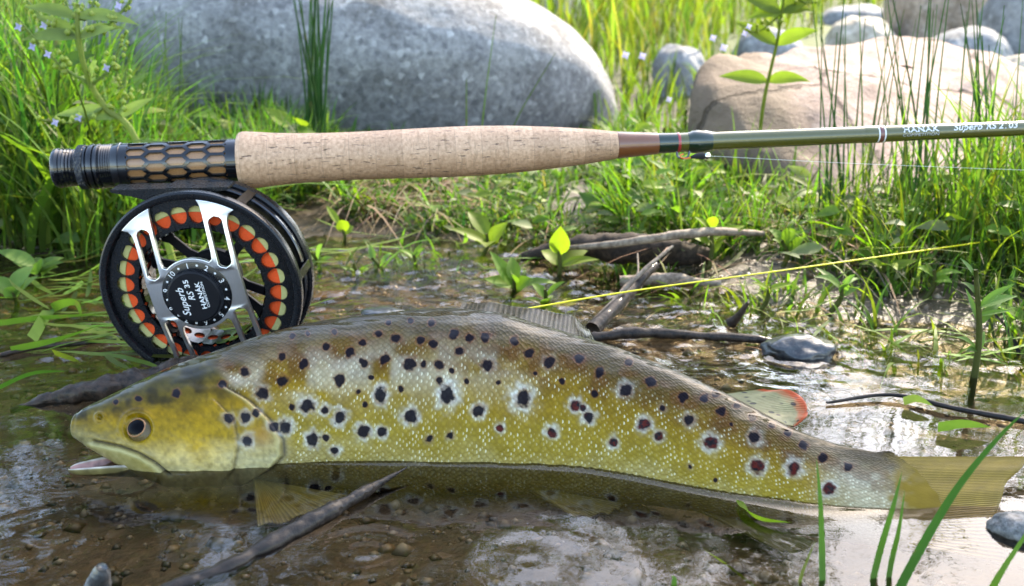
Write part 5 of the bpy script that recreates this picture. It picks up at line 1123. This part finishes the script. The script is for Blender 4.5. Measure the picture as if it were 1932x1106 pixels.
# single blades in the foreground and floating leaves
def blade(pts, w, label, c, cat='grass blade'):
    P = spline(pts, 26); T = np.gradient(P, axis=0); sd = np.cross(T, np.array([0, 1.0, .25])); sd /= np.linalg.norm(sd, axis=1)[:, None]
    t = np.linspace(0, 1, 26); wv = (w*np.clip(1-t**2.5, .02, 1))[:, None]
    V = np.stack([P-sd*wv, P+np.array([0, .15, 0])*wv, P+sd*wv], 1).reshape(-1, 3); Fc = grid_faces(26, 3)
    return tag(mk('grass_blade', V, Fc, M['leaf'], None, True, np.broadcast_to(np.array(c), (len(V), 3))), label, cat)
gc = (.075, .17, .025)
blade([PZ(1552, 1180, -.01), PY(1551, 1050, .262), PY(1548, 950, .266), PY(1540, 862, .27)], .0010, 'upright green grass blade in front of the wrist of the tail', gc)
blade([PZ(1630, 1180, -.01), PY(1655, 1060, .262), PY(1684, 960, .266), PY(1702, 890, .27)], .0012, 'green grass blade crossing the base of the tail fin', gc)
blade([PZ(1665, 1180, -.01), PY(1680, 1070, .262), PY(1696, 1000, .265), PY(1707, 925, .268)], .0010, 'shorter green grass blade beside the one crossing the tail base', gc)
blade([PZ(1660, 1190, -.01), PY(1718, 1070, .255), PY(1800, 930, .262), PY(1880, 830, .268), PY(1945, 765, .272)], .0017, 'long broad dark green grass blade slanting across the tail fin', (.04, .12, .02))
blade([PZ(1840, 1180, -.01), PY(1880, 1095, .25), PY(1935, 1010, .256), PY(1975, 950, .26)], .0013, 'bright green grass blade slanting past the grey grainy stone', (.10, .20, .03))
blade([PZ(1450, 1130, -.006), PY(1415, 1100, .262), PY(1370, 1065, .268), PY(1330, 1038, .272)], .0006, 'thin yellow green stem leaning left over the reflections', (.16, .19, .03))
blade([PZ(1500, 1170, -.01), PY(1510, 1095, .258), PY(1526, 1050, .262), PY(1540, 1018, .266)], .0006, 'thin yellow green stem near the upright blade', (.15, .18, .03))
blade([PZ(1262, 1170, -.01), PY(1272, 1100, .256), PY(1268, 1086, .257)], .0009, 'stub of a green blade tip at the lower edge of the water', gc)
def floater(pts, w, label, c): return tag(blade(pts, w, label, c), label, 'leaf')
floater([PZ(1395, 945, .0012), PZ(1410, 965, .0014), PZ(1440, 980, .0016), PZ(1492, 986, .0018)], .0014, 'curled green leaf scrap floating in the reflection under the trout', (.14, .22, .02))
floater([PZ(1705, 757, .0025), PZ(1730, 752, .004), PZ(1760, 765, .003)], .0022, 'pale green leaf floating beyond the tail fin', (.20, .26, .08))
floater([PZ(1770, 806, .0025), PZ(1820, 800, .004), PZ(1870, 806, .003)], .0024, 'bright green leaf floating above the tail fin', (.16, .26, .05))
floater([PZ(-10, 735, .002), PZ(60, 705, .004), PZ(130, 700, .003)], .0012, 'narrow green grass leaf lying on the water left of the trout head', gc)
floater([PZ(60, 640, .002), PY(95, 585, .53), PY(140, 570, .53), PY(155, 600, .53)], .0030, 'arched green leaf rising from the water left of the reel', (.12, .21, .03))
floater([PZ(-5, 610, .003), PZ(80, 600, .004), PZ(200, 592, .003)], .0018, 'long grass leaf floating towards the reel from the left', (.10, .19, .03))
floater([PZ(20, 660, .003), PZ(110, 640, .005), PZ(205, 608, .004)], .0018, 'bent grass leaf floating below the arched leaf', (.11, .2, .03))
floater([PZ(100, 665, .002), PZ(130, 675, .003), PZ(150, 682, .002)], .0020, 'short yellow green leaf under water left of the reel', (.15, .19, .02))
def flower(px, py, Y, label, s=.0045):
    c = PY(px, py, Y); rt = root('flower', c, label, 'flower'); g = zr(px, py, Y)
    bb = Bag(); V, Fc = tube(spline([g, (g+c)/2+np.array([.004, 0, 0]), c+np.array([0, .001, 0])], 10), .0005, 5); bb.add(V, Fc, (.10, .15, .03)); bb.build('stem', M['leaf'], rt)
    for p_ in range(4):
        a = p_*np.pi/2+.5; V, Fc = leaf_shape(c, np.array([math.cos(a), -.3, math.sin(a)]), np.array([0, -1.0, .2]), s, s*.34, 0, 7, 5, .1); fb = Bag(); fb.add(V, Fc, (.46, .43, .68)); fb.build('petal', M['petal'], rt)
for i, (px, py, Y, s) in enumerate([(1180, 104, 1.35, .006), (1212, 106, 1.35, .006), (1345, 72, 1.5, .006), (1365, 90, 1.5, .007), (1262, 188, 1.1, .004)]):
    flower(px, py, Y, ['small pale violet flower in the grass beside the granite boulder', 'violet flower just right of its twin by the granite boulder', 'small violet flower above the brown end of the pink rock', 'violet flower lowest of two above the brown end of the pink rock', 'tiny violet flower under the small blue grey rock'][i], s)

# ------------------------------------------------------------------ trees across the meadow, mirrored in the water, plus one added for its shade
def tree(x, y, h, cr, label, seed, ntuft=120):
    rg = np.random.default_rng(seed); z0 = float(terr(x, y))-.05; rt = root('tree', (x, y, z0), label, 'tree', 'trees across the meadow')
    tp = np.array([x+rg.uniform(-.4, .4), y, z0+h*.8]); P = spline([(x, y, z0), (x+rg.uniform(-.2, .2), y, z0+h*.35), tp], 20); bb = Bag(); V, Fc = tube(P, np.linspace(h*.028, h*.008, 20), 10); bb.add(V, Fc)
    ends = []
    for k in range(12):
        f = rg.uniform(.3, .95); a = k*2.4; c = P[int(f*19)]; L = cr*rg.uniform(.6, 1.05)*(1.15-f*.5); e = c+np.array([math.cos(a)*L, math.sin(a)*L, L*rg.uniform(.15, .7)]); V, Fc = tube(spline([c, (c+e)/2+np.array([0, 0, .1*L]), e], 8), np.linspace(h*.010, h*.002, 8), 6); bb.add(V, Fc); ends.append((c, e))
    bb.build('trunk', M['dry_twig'], rt)
    n = ntuft*70; Ls = []
    for k in range(ntuft):
        c, e = ends[rg.integers(12)]; t = rg.uniform(.35, 1.1); Ls.append(c+(e-c)*t+rg.normal(0, cr*.13, 3))
    C = np.repeat(np.array(Ls), 70, 0)+rg.normal(0, cr*.11, (n, 3)); d1 = rg.normal(0, 1, (n, 3)); d1 /= np.linalg.norm(d1, axis=1)[:, None]; d2 = np.cross(d1, rg.normal(0, 1, (n, 3))); d2 /= np.linalg.norm(d2, axis=1)[:, None]
    s = (.05+.05*rg.random((n, 1))); V = np.stack([C-d1*s, C+d2*s*.5, C+d1*s, C-d2*s*.5], 1).reshape(-1, 3); Fc = np.arange(n*4).reshape(-1, 4)
    cc = np.repeat(green(n, (.055, .10, .02)), 4, 0); mk('crown', V, Fc, M['leaf'], rt, True, cc)
TR = [(-4.2, 9.0, 6.6, 2.1, 'broad green tree across the meadow'), (-1.6, 10.0, 7.0, 2.2, 'tall green tree across the meadow behind the granite boulder'), (1.3, 8.6, 4.8, 1.5, 'slim leafy tree across the meadow behind the rod'), (2.6, 12.5, 7.2, 2.2, 'leafy tree across the meadow behind the pink rock'),
      (6.4, 11.5, 6.0, 2.2, 'low spreading tree across the meadow on the right'), (-8.5, 10.5, 8.5, 2.6, 'tall tree across the meadow on the far left'), (.3, 14.5, 8.0, 2.4, 'tallest tree at the back of the meadow')]
for i_, a_ in enumerate(TR): tree(*a_, i_+1, 150 if a_[0] < 0 else 80)
def shade_tree(seed=21):
    # added tree out of view, crown placed to keep the sun off the fish
    rg = np.random.default_rng(seed); c = np.array([.10-math.sin(SUN_AZ)*.76/math.sin(SUN_EL), .44-math.cos(SUN_AZ)*.76/math.sin(SUN_EL), 0.0])+np.array(sdir[:])*11.5; x, y = c[0]+3.2, c[1]-.2; z0 = float(terr(x, y))-.05
    rt = root('tree', (x, y, z0), 'added tree out of view with a dense crown on a long limb to shade the trout', 'tree', 'trees across the meadow')
    P = spline([(x, y, z0), (x-.05, y, z0+3.2), (c[0]+2.6, c[1]-.3, c[2]-1.2), (c[0]+1.3, c[1]-.25, c[2]-.15), (c[0]-.2, c[1], c[2]+.1)], 30); bb = Bag(); V, Fc = tube(P, np.linspace(.17, .03, 30), 10); bb.add(V, Fc)
    for k in range(14):
        e = c+rg.normal(0, 1, 3)*.28; b = P[rg.integers(24, 29)]; V, Fc = tube(spline([b, (b+e)/2+np.array([0, 0, .1]), e], 8), np.linspace(.04, .008, 8), 6); bb.add(V, Fc)
    bb.build('trunk', M['dry_twig'], rt)
    n = 17000; d = rg.normal(0, 1, (n, 3)); d /= np.linalg.norm(d, axis=1)[:, None]; C = c+d*(.78*rg.random((n, 1))**.36*(1+.06*vnoise(d[:, 0]*3+5, d[:, 1]*3+5, d[:, 2]*3+5)[:, None]))
    d1 = rg.normal(0, 1, (n, 3)); d1 /= np.linalg.norm(d1, axis=1)[:, None]; d2 = np.cross(d1, rg.normal(0, 1, (n, 3))); d2 /= np.linalg.norm(d2, axis=1)[:, None]; s_ = .05+.05*rg.random((n, 1))
    V = np.stack([C-d1*s_, C+d2*s_*.5, C+d1*s_, C-d2*s_*.5], 1).reshape(-1, 3); mk('crown', V, np.arange(n*4).reshape(-1, 4), M['leaf'], rt, True, np.repeat(green(n, (.055, .10, .02)), 4, 0))
shade_tree()
